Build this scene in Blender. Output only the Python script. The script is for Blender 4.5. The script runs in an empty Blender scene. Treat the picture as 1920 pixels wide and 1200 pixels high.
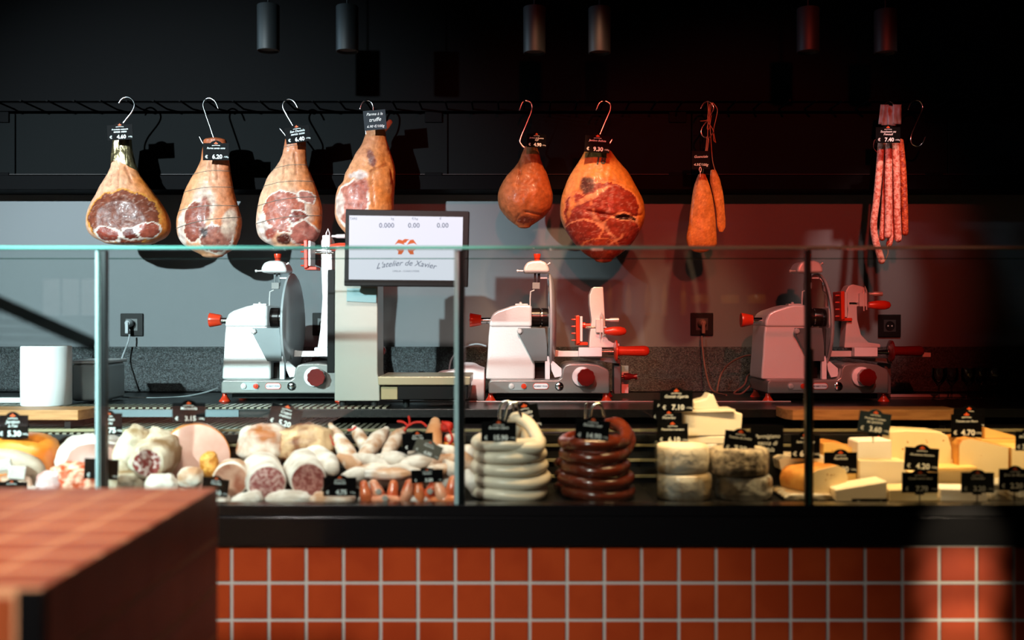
import bpy, bmesh, math, random
from mathutils import Vector, Matrix, noise
C = bpy.context.scene.collection
SC = bpy.context.scene
random.seed(7)
PI = math.pi
EYE = 1.22
F = 1920.0

# ------------------------------------------------------------------ camera, world, lights
cam = bpy.data.cameras.new('camera'); camo = bpy.data.objects.new('camera', cam); C.objects.link(camo)
cam.sensor_width = 36; cam.lens = 36
camo.location = (0, 0, EYE); camo.rotation_euler = (PI/2, 0, 0)
cam.dof.use_dof = True; cam.dof.focus_distance = 3.92; cam.dof.aperture_fstop = 1.15
cam.clip_start = 0.05
SC.camera = camo
SC.view_settings.view_transform = 'Standard'
SC.view_settings.look = 'None'
SC.view_settings.gamma = 1
SC.view_settings.exposure = 0
SC.view_settings.use_curve_mapping = False
SC.cycles.transparent_max_bounces = 16
SC.cycles.max_bounces = 8
SC.cycles.sample_clamp_indirect = 4
w = bpy.data.worlds.new('world'); SC.world = w; w.use_nodes = True
w.node_tree.nodes['Background'].inputs[0].default_value = (0.5, 0.7, 0.9, 1)
w.node_tree.nodes['Background'].inputs[1].default_value = 0.012

def aim(o, tgt):
    d = Vector(tgt) - o.location
    o.rotation_euler = d.to_track_quat('-Z', 'Y').to_euler()
def spot(name, loc, tgt, power, col, angle=60, blend=0.6, size=0.05):
    l = bpy.data.lights.new(name, 'SPOT'); l.energy = power; l.color = col
    l.spot_size = math.radians(angle); l.spot_blend = blend; l.shadow_soft_size = size
    o = bpy.data.objects.new(name, l); C.objects.link(o); o.location = loc; aim(o, tgt); return o
def area(name, loc, tgt, power, col, sx, sy):
    l = bpy.data.lights.new(name, 'AREA'); l.shape = 'RECTANGLE'; l.size = sx; l.size_y = sy
    l.energy = power; l.color = col
    o = bpy.data.objects.new(name, l); C.objects.link(o); o.location = loc; aim(o, tgt); return o
# cool daylight beam from the left front, falling off to the right
spot('key_daylight', (-2.5, 0.0, 2.35), (-1.30, 4.28, 1.20), 2200, (0.78, 0.95, 1.0), 42, 0.85, 0.035)
# red spotlights of the shop aimed at the middle and the right of the back wall
spot('red_spot', (0.10, 0.3, 2.55), (0.05, 4.28, 1.42), 215, (1.0, 0.085, 0.05), 29, 0.6, 0.05)
spot('red_spot', (0.70, 0.3, 2.55), (0.92, 4.28, 1.42), 370, (1.0, 0.07, 0.04), 30, 0.6, 0.05)
spot('warm_spot', (0.20, 2.55, 2.95), (0.22, 3.93, 1.52), 290, (1.0, 0.52, 0.28), 22, 0.7, 0.05)  # added with the next two to warm the meat at the right
spot('warm_spot', (0.85, 2.6, 2.95), (0.75, 3.93, 1.50), 150, (1.0, 0.50, 0.26), 17, 0.7, 0.05)
spot('warm_spot', (1.50, 2.6, 2.95), (1.45, 3.93, 1.68), 190, (1.0, 0.66, 0.58), 15, 0.7, 0.05)
spot('white_spot', (-0.35, 1.2, 2.80), (-0.15, 3.80, 1.06), 460, (1.0, 0.78, 0.72), 23, 0.8, 0.05)
spot('white_spot', (0.75, 1.6, 2.85), (1.10, 3.80, 1.06), 120, (1.0, 0.55, 0.48), 17, 0.8, 0.05)  # added spot that brightens the right slicer
# light strips of the display case, under the front lip of the glass
area('case_strip', (-1.40, 2.80, 1.402), (-1.40, 3.02, 0.75), 5, (1.0, 0.92, 0.83), 2.6, 0.02).data.spread = math.radians(80)
area('case_strip', (1.25, 2.80, 1.402), (1.25, 3.02, 0.75), 13, (1.0, 0.62, 0.30), 2.5, 0.02).data.spread = math.radians(80)
# window daylight from the left on the foreground counter, then added fill spots
spot('window_daylight', (-2.9, 0.9, 2.1), (-1.25, 1.75, 0.87), 270, (1.0, 0.95, 0.92), 34, 0.8, 0.2)
spot('pendant_fill', (-3.1, 2.7, 2.35), (0.1, 3.55, 2.26), 110, (0.40, 0.72, 1.0), 13, 0.7, 0.05)  # added cool spot on the left sides of the hanging cylinders
spot('hook_fill', (-3.1, 2.9, 2.5), (0.7, 3.95, 1.98), 160, (0.62, 0.86, 1.0), 15, 0.7, 0.05)  # added cool spot that brightens the hooks
spot('tile_fill', (-1.15, 0.4, 2.3), (-0.60, 2.74, 0.40), 390, (1.0, 0.93, 0.88), 62, 1.0, 0.12)  # added spot that lights the tiled base, fading to the right
# low beams of daylight that fall on the tiled base at the right
for z, p in ((0.62, 240), (0.50, 380), (0.36, 400)):
    spot('low_beam', (2.0, 0.2, z+0.35), (1.20, 2.74, z), p, (1.0, 0.80, 0.58), 5.8, 0.95, 0.02)

# small added spots to brighten the goods opposite the counter, seen mirrored in the glass
spot('shelf_fill', (-1.6, 0.6, 2.7), (-2.75, -1.0, 1.35), 260, (1.0, 0.97, 0.95), 40, 0.8, 0.05)
spot('shelf_fill', (1.1, 0.7, 2.7), (1.15, -1.0, 1.35), 170, (1.0, 0.9, 0.75), 46, 0.8, 0.05)

# ------------------------------------------------------------------ helpers
def hexc(h, a=1.0):
    h = h.lstrip('#'); r = [int(h[i:i+2], 16)/255 for i in (0, 2, 4)]
    return tuple((c/12.92 if c <= 0.04045 else ((c+0.055)/1.055)**2.4) for c in r) + (a,)
def P(px, py, Y): return Vector(((px-960)*Y/F, Y, EYE-(py-600)*Y/F))
def lerp(a, b, t): return a+(b-a)*t
def mixc(a, b, t):
    t = max(0.0, min(1.0, t)); return tuple(a[i]+(b[i]-a[i])*t for i in range(3))
def sstep(a, b, x):
    t = max(0.0, min(1.0, (x-a)/(b-a))); return t*t*(3-2*t)

MATS = {}
def mat(name, col='#808080', rough=0.5, metal=0.0, bump=0.0, bscale=40, col2=None, nscale=8.0, ndet=4.0,
        lo=0.4, hi=0.6, spec=0.5, coat=0.0, emis=None, estr=0.0, sss=0.0, attr=False, stretch=None, vor=False, alpha=None, trans=0.0):
    if name in MATS: return MATS[name]
    m = bpy.data.materials.new(name); m.use_nodes = True; nt = m.node_tree; b = nt.nodes['Principled BSDF']
    b.inputs['Base Color'].default_value = hexc(col); b.inputs['Roughness'].default_value = rough
    b.inputs['Metallic'].default_value = metal; b.inputs['Specular IOR Level'].default_value = spec
    b.inputs['Coat Weight'].default_value = coat; b.inputs['Coat Roughness'].default_value = 0.15
    b.inputs['Transmission Weight'].default_value = trans
    if sss: b.inputs['Subsurface Weight'].default_value = sss; b.inputs['Subsurface Scale'].default_value = 0.01
    if emis: b.inputs['Emission Color'].default_value = hexc(emis); b.inputs['Emission Strength'].default_value = estr
    if alpha is not None: b.inputs['Alpha'].default_value = alpha
    tc = nt.nodes.new('ShaderNodeTexCoord'); vec = tc.outputs['Object']
    if stretch:
        mp = nt.nodes.new('ShaderNodeMapping'); mp.inputs['Scale'].default_value = stretch
        nt.links.new(vec, mp.inputs['Vector']); vec = mp.outputs['Vector']
    if attr:
        at = nt.nodes.new('ShaderNodeAttribute'); at.attribute_name = 'Col'
        n = nt.nodes.new('ShaderNodeTexNoise'); n.inputs['Scale'].default_value = nscale; n.inputs['Detail'].default_value = 6
        nt.links.new(vec, n.inputs['Vector'])
        r = nt.nodes.new('ShaderNodeMapRange'); r.inputs[1].default_value = .3; r.inputs[2].default_value = .7
        r.inputs[3].default_value = 0.48; r.inputs[4].default_value = 0.78
        nt.links.new(n.outputs['Fac'], r.inputs[0])
        mx = nt.nodes.new('ShaderNodeVectorMath'); mx.operation = 'SCALE'
        nt.links.new(at.outputs['Color'], mx.inputs[0]); nt.links.new(r.outputs[0], mx.inputs['Scale'])
        nt.links.new(mx.outputs[0], b.inputs['Base Color'])
    elif col2:
        if vor:
            n = nt.nodes.new('ShaderNodeTexVoronoi'); n.inputs['Scale'].default_value = nscale; out = n.outputs['Distance']
        else:
            n = nt.nodes.new('ShaderNodeTexNoise'); n.inputs['Scale'].default_value = nscale
            n.inputs['Detail'].default_value = ndet; out = n.outputs['Fac']
        nt.links.new(vec, n.inputs['Vector'])
        r = nt.nodes.new('ShaderNodeValToRGB'); r.color_ramp.elements[0].position = lo; r.color_ramp.elements[1].position = hi
        r.color_ramp.elements[0].color = hexc(col); r.color_ramp.elements[1].color = hexc(col2)
        nt.links.new(out, r.inputs[0]); nt.links.new(r.outputs[0], b.inputs['Base Color'])
    if bump:
        n2 = nt.nodes.new('ShaderNodeTexNoise'); n2.inputs['Scale'].default_value = bscale; n2.inputs['Detail'].default_value = 5
        nt.links.new(vec, n2.inputs['Vector'])
        bp = nt.nodes.new('ShaderNodeBump'); bp.inputs['Strength'].default_value = bump; bp.inputs['Distance'].default_value = 0.01
        nt.links.new(n2.outputs['Fac'], bp.inputs['Height']); nt.links.new(bp.outputs[0], b.inputs['Normal'])
    MATS[name] = m; return m
def glass_mat(name, tint, refl=1.0, rough=0.0):
    if name in MATS: return MATS[name]
    m = bpy.data.materials.new(name); m.use_nodes = True; nt = m.node_tree; nt.nodes.clear()
    o = nt.nodes.new('ShaderNodeOutputMaterial'); t = nt.nodes.new('ShaderNodeBsdfTransparent'); g = nt.nodes.new('ShaderNodeBsdfGlossy')
    t.inputs[0].default_value = hexc(tint); g.inputs['Roughness'].default_value = rough
    fr = nt.nodes.new('ShaderNodeFresnel'); fr.inputs[0].default_value = 1.5
    mu = nt.nodes.new('ShaderNodeMath'); mu.operation = 'MULTIPLY'; mu.inputs[1].default_value = refl
    mx = nt.nodes.new('ShaderNodeMixShader')
    nt.links.new(fr.outputs[0], mu.inputs[0]); nt.links.new(mu.outputs[0], mx.inputs[0])
    nt.links.new(t.outputs[0], mx.inputs[1]); nt.links.new(g.outputs[0], mx.inputs[2]); nt.links.new(mx.outputs[0], o.inputs[0])
    MATS[name] = m; return m

class MB:
    def __init__(s): s.v = []; s.f = []; s.c = None; s.mi = []; s.cm = 0
    def add(s, v, f, M=None):
        o = len(s.v)
        for p in v: s.v.append(M @ Vector(p) if M is not None else Vector(p))
        for q in f: s.f.append(tuple(i+o for i in q)); s.mi.append(s.cm)
        return s
    def box(s, x0, x1, y0, y1, z0, z1, M=None):
        v = [(x0,y0,z0),(x1,y0,z0),(x1,y1,z0),(x0,y1,z0),(x0,y0,z1),(x1,y0,z1),(x1,y1,z1),(x0,y1,z1)]
        return s.add(v, [(0,3,2,1),(4,5,6,7),(0,1,5,4),(1,2,6,5),(2,3,7,6),(3,0,4,7)], M)
    def prism(s, poly, y0, y1, M=None):          # poly: [(x,z)] seen from the front
        n = len(poly)
        a = sum(poly[i][0]*poly[(i+1)%n][1]-poly[(i+1)%n][0]*poly[i][1] for i in range(n))
        if a < 0: poly = poly[::-1]
        v = [(x, y0, z) for x, z in poly]+[(x, y1, z) for x, z in poly]
        f = [tuple(range(n)), tuple(range(2*n-1, n-1, -1))]
        for i in range(n): j = (i+1) % n; f.append((i, i+n, j+n, j))
        return s.add(v, f, M)
    def lathe(s, prof, origin=(0,0,0), axis=(0,0,1), n=32, M=None, sq=1.0):   # prof: [(r, h)]
        z = Vector(axis).normalized(); x = z.orthogonal().normalized(); y = z.cross(x); o = Vector(origin)
        v = []; f = []
        for r, h in prof:
            for i in range(n):
                a = 2*PI*i/n; v.append(o+z*h+(x*math.cos(a)+y*math.sin(a)*sq)*r)
        for k in range(len(prof)-1):
            for i in range(n):
                j = (i+1) % n; f.append((k*n+i, k*n+j, (k+1)*n+j, (k+1)*n+i))
        f.append(tuple(range(n-1, -1, -1))); f.append(tuple((len(prof)-1)*n+i for i in range(n)))
        return s.add(v, f, M)
    def tube(s, pts, r, n=10, M=None, smooth=0, round_ends=False, closed=False):
        pts = [Vector(p) for p in pts]
        rr = list(r) if isinstance(r, (list, tuple)) else [r]*len(pts)
        if smooth: pts, rr = spline(pts, rr, smooth)
        if round_ends:
            a, b = pts[0], pts[-1]; da = (a-pts[1]).normalized(); db = (b-pts[-2]).normalized(); ra, rb = rr[0], rr[-1]
            pa = [a+da*ra*k for k in (0.97, 0.8, 0.5)]; pb = [b+db*rb*k for k in (0.5, 0.8, 0.97)]
            pts = pa+pts+pb; rr = [ra*.2, ra*.6, ra*.87]+rr+[rb*.87, rb*.6, rb*.2]
        m = len(pts); v = []; f = []; ref = None
        for k in range(m):
            if closed: t = pts[(k+1) % m]-pts[k-1]
            else: t = pts[min(k+1, m-1)]-pts[max(k-1, 0)]
            t.normalize()
            if ref is None: ref = t.orthogonal().normalized()
            else:
                ref = ref-t*ref.dot(t)
                ref = ref.normalized() if ref.length > 1e-6 else t.orthogonal().normalized()
            y = t.cross(ref)
            for i in range(n):
                a = 2*PI*i/n; v.append(pts[k]+(ref*math.cos(a)+y*math.sin(a))*rr[k])
        for k in range(m if closed else m-1):
            k2 = (k+1) % m
            for i in range(n):
                j = (i+1) % n; f.append((k*n+i, k*n+j, k2*n+j, k2*n+i))
        if not closed: f.append(tuple(range(n-1, -1, -1))); f.append(tuple((m-1)*n+i for i in range(n)))
        return s.add(v, f, M)
    def build(s, name, m=None, parent=None, bevel=0, smooth=True, seg=2, sharp=40, cols=None, sub=0, loc=None):
        me = bpy.data.meshes.new(name)
        if loc is not None:
            L = Vector(loc); vs = [p-L for p in s.v]
        else: vs = s.v
        me.from_pydata([tuple(p) for p in vs], [], s.f)
        bm = bmesh.new(); bm.from_mesh(me); bmesh.ops.recalc_face_normals(bm, faces=bm.faces); bm.to_mesh(me); bm.free()
        ms = m if isinstance(m, (list, tuple)) else [m]
        for q in ms:
            if q: me.materials.append(q)
        if len(ms) > 1: me.polygons.foreach_set('material_index', s.mi)
        if cols:
            ca = me.color_attributes.new('Col', 'FLOAT_COLOR', 'POINT')
            fl = []
            for c in cols: fl += [c[0], c[1], c[2], 1.0]
            ca.data.foreach_set('color', fl)
        me.polygons.foreach_set('use_smooth', [smooth]*len(me.polygons))
        if smooth and not bevel: me.set_sharp_from_angle(angle=math.radians(sharp))
        o = bpy.data.objects.new(name, me); C.objects.link(o)
        if loc is not None: o.location = loc
        if parent is not None:
            o.parent = parent; o.matrix_parent_inverse = Matrix.Identity(4)
            if loc is None and parent.type == 'EMPTY':   # vertices were given in world space
                o.matrix_parent_inverse = parent_world(parent).inverted()
            elif loc is None:
                o.matrix_parent_inverse = parent_world(parent).inverted()
        if bevel:
            b = o.modifiers.new('bevel', 'BEVEL'); b.width = bevel; b.segments = seg; b.limit_method = 'ANGLE'; b.angle_limit = math.radians(30)
            b.harden_normals = True
        if sub:
            b = o.modifiers.new('sub', 'SUBSURF'); b.levels = sub; b.render_levels = sub
        return o
def parent_world(o):
    m = Matrix.LocRotScale(o.location, o.rotation_euler, o.scale)
    if o.parent: m = parent_world(o.parent) @ o.matrix_parent_inverse @ m
    return m
def spline(pts, rr, k):
    op = []; orr = []; n = len(pts)
    for i in range(n-1):
        p0, p1, p2, p3 = pts[max(i-1, 0)], pts[i], pts[i+1], pts[min(i+2, n-1)]
        for j in range(k):
            t = j/k; t2 = t*t; t3 = t2*t
            op.append(0.5*((2*p1)+(p2-p0)*t+(2*p0-5*p1+4*p2-p3)*t2+(3*p1-p0-3*p2+p3)*t3))
            orr.append(lerp(rr[i], rr[i+1], t*t*(3-2*t)))
    op.append(pts[-1]); orr.append(rr[-1]); return op, orr
def interp(rows, y):                                # smooth interpolation of (y, a, b) rows
    n = len(rows)
    if y <= rows[0][0]: return rows[0][1:]
    if y >= rows[-1][0]: return rows[-1][1:]
    for i in range(n-1):
        if rows[i][0] <= y <= rows[i+1][0]: break
    r0, r1, r2, r3 = rows[max(i-1, 0)], rows[i], rows[i+1], rows[min(i+2, n-1)]
    h = r2[0]-r1[0]; t = (y-r1[0])/h
    out = []
    for k in range(1, len(r1)):
        m1 = (r2[k]-r0[k])/max(1e-6, (r2[0]-r0[0]))*h; m2 = (r3[k]-r1[k])/max(1e-6, (r3[0]-r1[0]))*h
        t2 = t*t; t3 = t2*t
        out.append((2*t3-3*t2+1)*r1[k]+(t3-2*t2+t)*m1+(-2*t3+3*t2)*r2[k]+(t3-t2)*m2)
    return out

def tag(o, label, cat, group=None, kind=None):
    o['label'] = label; o['category'] = cat
    if group: o['group'] = group
    if kind: o['kind'] = kind
    return o
def thing(name, label, cat, loc=(0,0,0), group=None):
    o = bpy.data.objects.new(name, None); C.objects.link(o); o.location = loc; o.empty_display_size = 0.05
    return tag(o, label, cat, group)
def struct(o): o['kind'] = 'structure'; return o

# flat lettering: every line is (text, x, z, size, shear, spacing)
TCACHE = {}
def text_verts(body, size, shear=0.0, align='CENTER', bold=0.0):
    key = (body, size, shear, align, bold)
    if key in TCACHE: return TCACHE[key]
    cu = bpy.data.curves.new('t', 'FONT'); cu.body = body; cu.size = size; cu.shear = shear; cu.align_x = align
    cu.offset = bold; cu.resolution_u = 2
    o = bpy.data.objects.new('t', cu); C.objects.link(o)
    dg = bpy.context.evaluated_depsgraph_get(); me = bpy.data.meshes.new_from_object(o.evaluated_get(dg))
    v = [(p.co.x, p.co.y) for p in me.vertices]; f = [tuple(q.vertices) for q in me.polygons]
    bpy.data.objects.remove(o); bpy.data.curves.remove(cu); bpy.data.meshes.remove(me)
    TCACHE[key] = (v, f); return v, f
def add_text(mb, body, x, z, size, M, y=-0.0012, shear=0.0, align='CENTER', bold=0.0, rot=0.0, wave=0.0):
    v, f = text_verts(body, size, shear, align, bold); c, s_ = math.cos(rot), math.sin(rot)
    mb.add([(x+p[0]*c-p[1]*s_, y, z+p[0]*s_+p[1]*c-wave*p[0]*p[0]) for p in v], [q[::-1] for q in f], M)
# ------------------------------------------------------------------ common materials
m_steel = mat('brushed_steel', '#d6d3d2', 0.36, 0.5, bump=0.05, bscale=60, stretch=(1, 1, 12))
m_chrome = mat('chrome', '#dfe3e6', 0.12, 1.0)
m_cast = mat('cast_aluminium', '#dedada', 0.34, 0.22, bump=0.06, bscale=150, coat=0.15)
m_red = mat('red_plastic', '#d0381c', 0.28, coat=0.3)
m_dred = mat('dark_red_plastic', '#640c0a', 0.25, coat=0.6)
m_black = mat('black_plastic', '#070708', 0.5, spec=0.15)
m_rubber = mat('black_rubber', '#101010', 0.7)
m_dark = mat('black_lacquer', '#040405', 0.7, bump=0.02, spec=0.04)
m_granite = mat('granite', '#0b0e10', 0.4, bump=0.6, bscale=220, col2='#4a5154', nscale=190, lo=0.42, hi=0.72, spec=0.6)
m_paper = mat('white_paper', '#eee9ec', 0.9)
m_white = mat('white_plastic', '#e4e4ea', 0.4)
m_wood = mat('board_wood', '#b9824e', 0.5, col2='#a06c3c', nscale=9, stretch=(1, 6, 10))
m_cord = mat('grey_cord', '#8d9296', 0.45)
m_twine = mat('twine', '#a8754c', 0.8)

# ------------------------------------------------------------------ the setting
o = MB().box(-3.4, 3.4, -3.0, 4.6, -0.05, 0.0).build('floor', mat('floor_stone', '#4c4743', 0.6, col2='#5b5550', nscale=4)); struct(o)
o = MB().box(-3.4, 3.4, -3.0, 4.6, 3.0, 3.06).build('ceiling', mat('ceiling_black', '#0a0a0b', 0.8)); struct(o)
o = MB().box(-3.4, 3.4, 4.28, 4.36, 0, 3.0).build('wall_back', mat('grey_wall_paint', '#5c6063', 0.6, bump=0.02, bscale=300, spec=0.25)); struct(o)
o = MB().box(-3.4, -3.32, -3.0, 4.28, 0, 3.0).build('wall_left', mat('dark_wall', '#1a1b1c', 0.8)); struct(o)
o = MB().box(3.32, 3.4, -3.0, 4.28, 0, 3.0).build('wall_right', mat('dark_wall', '#1a1b1c', 0.8)); struct(o)
o = MB().box(-3.4, 3.4, -3.08, -3.0, 0, 3.0).build('wall_front', mat('dark_wall', '#1a1b1c', 0.8)); struct(o)
# granite splashback
o = MB().box(-3.3, 3.3, 4.255, 4.279, 0.922, 1.1085).build('trim_1', m_granite, bevel=0.002); struct(o)
o['label'] = 'speckled dark granite upstand along the back wall'
# black wall cabinets above the counter
wc = thing('wall_cabinet', 'long black wall cabinet run above the slicers, behind the hanging hams', 'cabinet', (0, 4.13, 1.74))
ZB, ZT = 1.742, 2.98
MB().box(-3.3, 3.3, 4.14, 4.278, ZB+0.001, ZT).build('body', m_dark, wc)
MB().box(-3.3, 3.3, 4.10, 4.139, ZB, ZB+0.058).build('bottom_rail', m_dark, wc, bevel=0.003)
mp_ = mat('cabinet_panel', '#090b0c', 0.7, spec=0.04)
for i, (x0, x1) in enumerate([(-3.29, -2.0), (-1.995, -0.26), (-0.255, 0.72), (0.725, 1.75), (1.755, 3.29)]):
    d = MB().box(x0, x1, 4.118, 4.139, ZB+0.062, 2.05).build('door', mp_, wc, bevel=0.002)
    hx = x1-0.055
    for z in (1.79, 2.035):
        MB().box(hx-0.035, hx+0.035, 4.108, 4.1175, z-0.022, z+0.022).build('hinge', m_dark, d, bevel=0.003)
MB().box(-3.29, 3.29, 4.118, 4.139, 2.10, 2.97).build('upper_panel', m_dark, wc, bevel=0.002)
MB().box(-3.29, 3.29, 4.113, 4.1175, 1.804, 1.8065).build('edge_strip', mat('strip', '#1a1011', 0.6, 0.0, spec=0.3), wc)
# peg rail
pr = thing('peg_rail', 'black metal rail with a row of pegs that carries the meat hooks', 'rail', (0, 4.10, 2.07))
MB().box(-3.2, 3.2, 4.098, 4.117, 2.056, 2.088).build('rail_bar', m_dark, pr, bevel=0.002)
for k in range(-38, 39):
    x = -1.482 + 0.1020*(k+0.0)
    if -2.15 < x < 2.15:
        mb = MB().lathe([(0.0036, 0), (0.0036, 0.158), (0.005, 0.160), (0.005, 0.164)], (x, 4.098, 2.064), (0, -1, 0), 10)
        mb.build('peg', m_dark, pr)

# worktop at the back (slabs, drainer ribs run front to back)
wt = thing('back_worktop', 'dark worktop with ribbed front that carries the three slicers and the scale', 'worktop', (0, 3.9, 0))
ZW = EYE-0.300
MB().box(-3.3, 3.3, 3.45, 4.254, ZW-0.029, ZW).build('slab', mat('worktop_black', '#0b0c0d', 0.3, bump=0.05, col2='#17191a', nscale=120), wt, bevel=0.002)
MB().box(-3.3, -0.92, 3.446, 3.4495, ZW-0.026, ZW-0.003).build('front_edge', mat('edge_metal', '#6f7f86', 0.35, 0.7), wt)
m_rib = mat('rib_metal', '#8d8877', 0.4, 0.6)
mb = MB()
x = -2.6
while x < -0.42:
    mb.box(x, x+0.013, 3.456, 3.60, ZW+0.0005, ZW+0.005); x += 0.0235
mb.build('drainer_ribs', m_rib, wt)
MB().box(-0.46, 1.02, 3.742, 3.752, ZW+0.0005, ZW+0.004).build('steel_edge', m_steel, wt, bevel=0.001)
MB().box(-3.3, 3.3, 3.72, 4.25, 0.0, ZW-0.03).build('cabinet_body', m_dark, wt)

# ------------------------------------------------------------------ the display counter
dc = thing('display_counter', 'long glass fronted deli display counter with a terracotta tiled base', 'display counter', (0, 2.95, 0))
YF = 2.745
ZL = EYE-(948-600)*YF/F      # lower edge of the glass
ZK = EYE-(1022-600)*YF/F     # top of the tiles
MB().box(-3.2, 3.2, YF-0.016, YF+0.05, ZK, ZL-0.028).build('kick_band', mat('band_black', '#0a0a0b', 0.18), dc, bevel=0.002)
MB().box(-3.2, 3.2, YF-0.006, YF+0.052, ZL-0.027, ZL+0.002).build('glass_channel', mat('channel_black', '#070708', 0.25), dc, bevel=0.001)
m_terr = mat('terracotta', '#8a3414', 0.45, bump=0.03, bscale=25, col2='#7f2c10', nscale=6, spec=0.1)
m_grout = mat('grout', '#9c9f98', 0.9, bump=0.1, bscale=300)
MB().box(-3.2, 3.2, YF+0.0, 3.15, 0.0, ZK-0.0005).build('tiled_base', m_grout, dc)
mb = MB(); p = 0.0998; x0 = (434.6-960)*YF/F - p*22
g = 0.0040
for i in range(54):
    for j in range(7):
        xa = x0+p*i+g; xb = x0+p*(i+1)-g; zb = ZK-0.004-p*j-(0.001 if j else 0.001); za = zb-p+2*g
        if xb > 3.19 or xa < -3.19 or za < 0: continue
        mb.box(xa, xb, YF-0.0035, YF+0.001, za, zb)
mb.build('tiles', m_terr, dc, bevel=0.0012, seg=1)
# inside of the case
YP = 3.22
m_deck = mat('deck_black', '#0d0d0d', 0.4)
MB().box(-3.1, 3.1, YF+0.053, YP+0.02, 0.68, 0.71).build('deck', m_deck, dc, bevel=0.002)
MB().box(-3.1, 3.1, YP, YP+0.02, 0.7105, 0.835).build('back_panel', m_deck, dc)
m_rail = mat('vent_rail', '#8b8466', 0.45, 0.3)
mb = MB()
for y in (893, 863, 835, 807):
    z = EYE-(y-600)*(YP-0.01)/F; mb.box(-3.05, 3.05, YP-0.012, YP-0.001, z-0.0045, z+0.0045)
mb.build('vent_rails', m_rail, dc, bevel=0.001, seg=1)
ZG = EYE-0.353
MB().box(-3.2, 3.2, YP-0.015, 3.715, ZG-0.030, ZG-0.0055).build('ledge', m_deck, dc, bevel=0.001)
mb = MB(); x = -2.6
while x < -0.42:
    mb.box(x, x+0.012, YP-0.014, 3.71, ZG-0.005, ZG); x += 0.0225
mb.build('ledge_ribs', m_rib, dc)
MB().box(-0.42, 3.15, YP-0.012, 3.71, ZG-0.005, ZG-0.001).build('ledge_cover', mat('ledge_cover', '#1d1a1a', 0.3), dc)
MB().box(-3.2, 3.2, YP+0.021, 3.71, 0.05, ZG-0.031).build('rear_housing', m_deck, dc)
# glass
g_clear = glass_mat('clear_glass', '#f3f8f6', 1.0)
g_edge = mat('green_glass_edge', '#4f9a8c', 0.15, coat=0.5)
ZTG = EYE+(600-467)*YF/F
xs = [(-3.1, (184-960)*YF/F-0.001), ((184-960)*YF/F+0.001, (859-960)*YF/F-0.001), ((859-960)*YF/F+0.001, (1518-960)*YF/F-0.001), ((1518-960)*YF/F+0.001, 3.1)]
for a, b in xs:
    mb = MB(); mb.box(a, b, YF, YF+0.006, ZL, ZTG)
    mb.mi = [0, 1, 0, 1, 0, 1]
    mb.build('front_pane', [g_clear, g_edge], dc, smooth=False)
mb = MB(); mb.box(-3.1, 3.1, YF-0.006, YF+0.04, ZTG+0.0005, ZTG+0.008); mb.mi = [0, 0, 1, 1, 1, 1]
mb.build('top_glass_lip', [g_clear, g_edge], dc, smooth=False)
MB().box(-3.1, 3.1, 3.18, 3.186, ZTG-0.001, ZTG+0.002).build('rear_glass_edge', glass_mat('faint_edge', '#b4cfc6', 1.0), dc, smooth=False)
m_post = mat('post_dark', '#17181a', 0.3, 0.5)
for px, dark in ((184, 0), (859, 0), (1518, 1)):
    X = (px-960)*YF/F
    po = MB().box(X+0.003, X+0.017, YF+0.0075, YF+0.03, ZL, ZTG-0.002).build('post', m_post, dc, bevel=0.001, seg=1)
    if not dark:
        MB().box(X-0.011, X+0.003, YF+0.0075, YF+0.018, ZL, ZTG-0.002).build('clamp_strip_and_glint', mat('strip_pale', '#a6bcc2', 0.4, 0.0), po, bevel=0.001, seg=1)
    else:
        po.location.x -= 0.010
        MB().box(X+0.009, X+0.013, YF+0.0075, YF+0.018, ZL, ZL+0.42).build('clamp_strip_and_glint', mat('strip_glint', '#5c5247', 0.3, 0.6), po, bevel=0.001, seg=1)  # reflection beside the lower part of the dark post, built as a dim strip

# ------------------------------------------------------------------ brick counter in the foreground
bc = thing('tiled_counter', 'terracotta tiled counter in the left foreground, blurred', 'counter', (-1.2, 1.7, 0))
XR = -0.6157; YA, YB = 1.336, 2.13; ZC = 0.867
m_gr2 = mat('warm_grout', '#cf9468', 0.7)
MB().box(-2.3, XR+0.0028, YA-0.0025, YB, 0.0, ZC+0.0034).build('body', m_gr2, bc)
mb = MB(); p = 0.1; g = 0.004
m_terr2 = mat('glazed_terracotta', '#9c4c26', 0.42, col2='#8f401e', nscale=5, spec=0.5)
for i in range(17):
    for j in range(8):      # top
        xb = XR+0.003-p*i-(0 if i == 0 else g); xa = XR-p*(i+1)+g
        yb = YB-p*j-g; ya = max(YA+g, YB-p*(j+1)+g)
        if yb-ya < 0.01: continue
        mb.box(xa, xb, ya, yb, ZC-0.001, ZC+0.004)
for j in range(8):
    for k in range(8):      # right side
        yb = YB-p*j-(0 if j == 0 else 0.0006); ya = max(YA, YB-p*(j+1)+0.0006)
        zb = ZC-0.002-p*k-(0 if k == 0 else g); za = ZC-p*(k+1)+g
        mb.box(XR-0.001, XR+0.0035, ya, yb, za, zb)
for i in range(17):
    for k in range(8):      # front
        xb = XR-0.03-p*i-g; xa = XR-0.03-p*(i+1)+g; zb = ZC-0.004-p*k-g; za = ZC-0.004-p*(k+1)+g
        mb.box(xa, xb, YA-0.0035, YA+0.001, za, zb)
mb.build('tiles', m_terr2, bc, bevel=0.001, seg=1)
MB().box(XR-0.028, XR+0.006, YA-0.006, YA+0.012, 0.0, ZC+0.002).build('corner_trim', m_black, bc, bevel=0.001)
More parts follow.
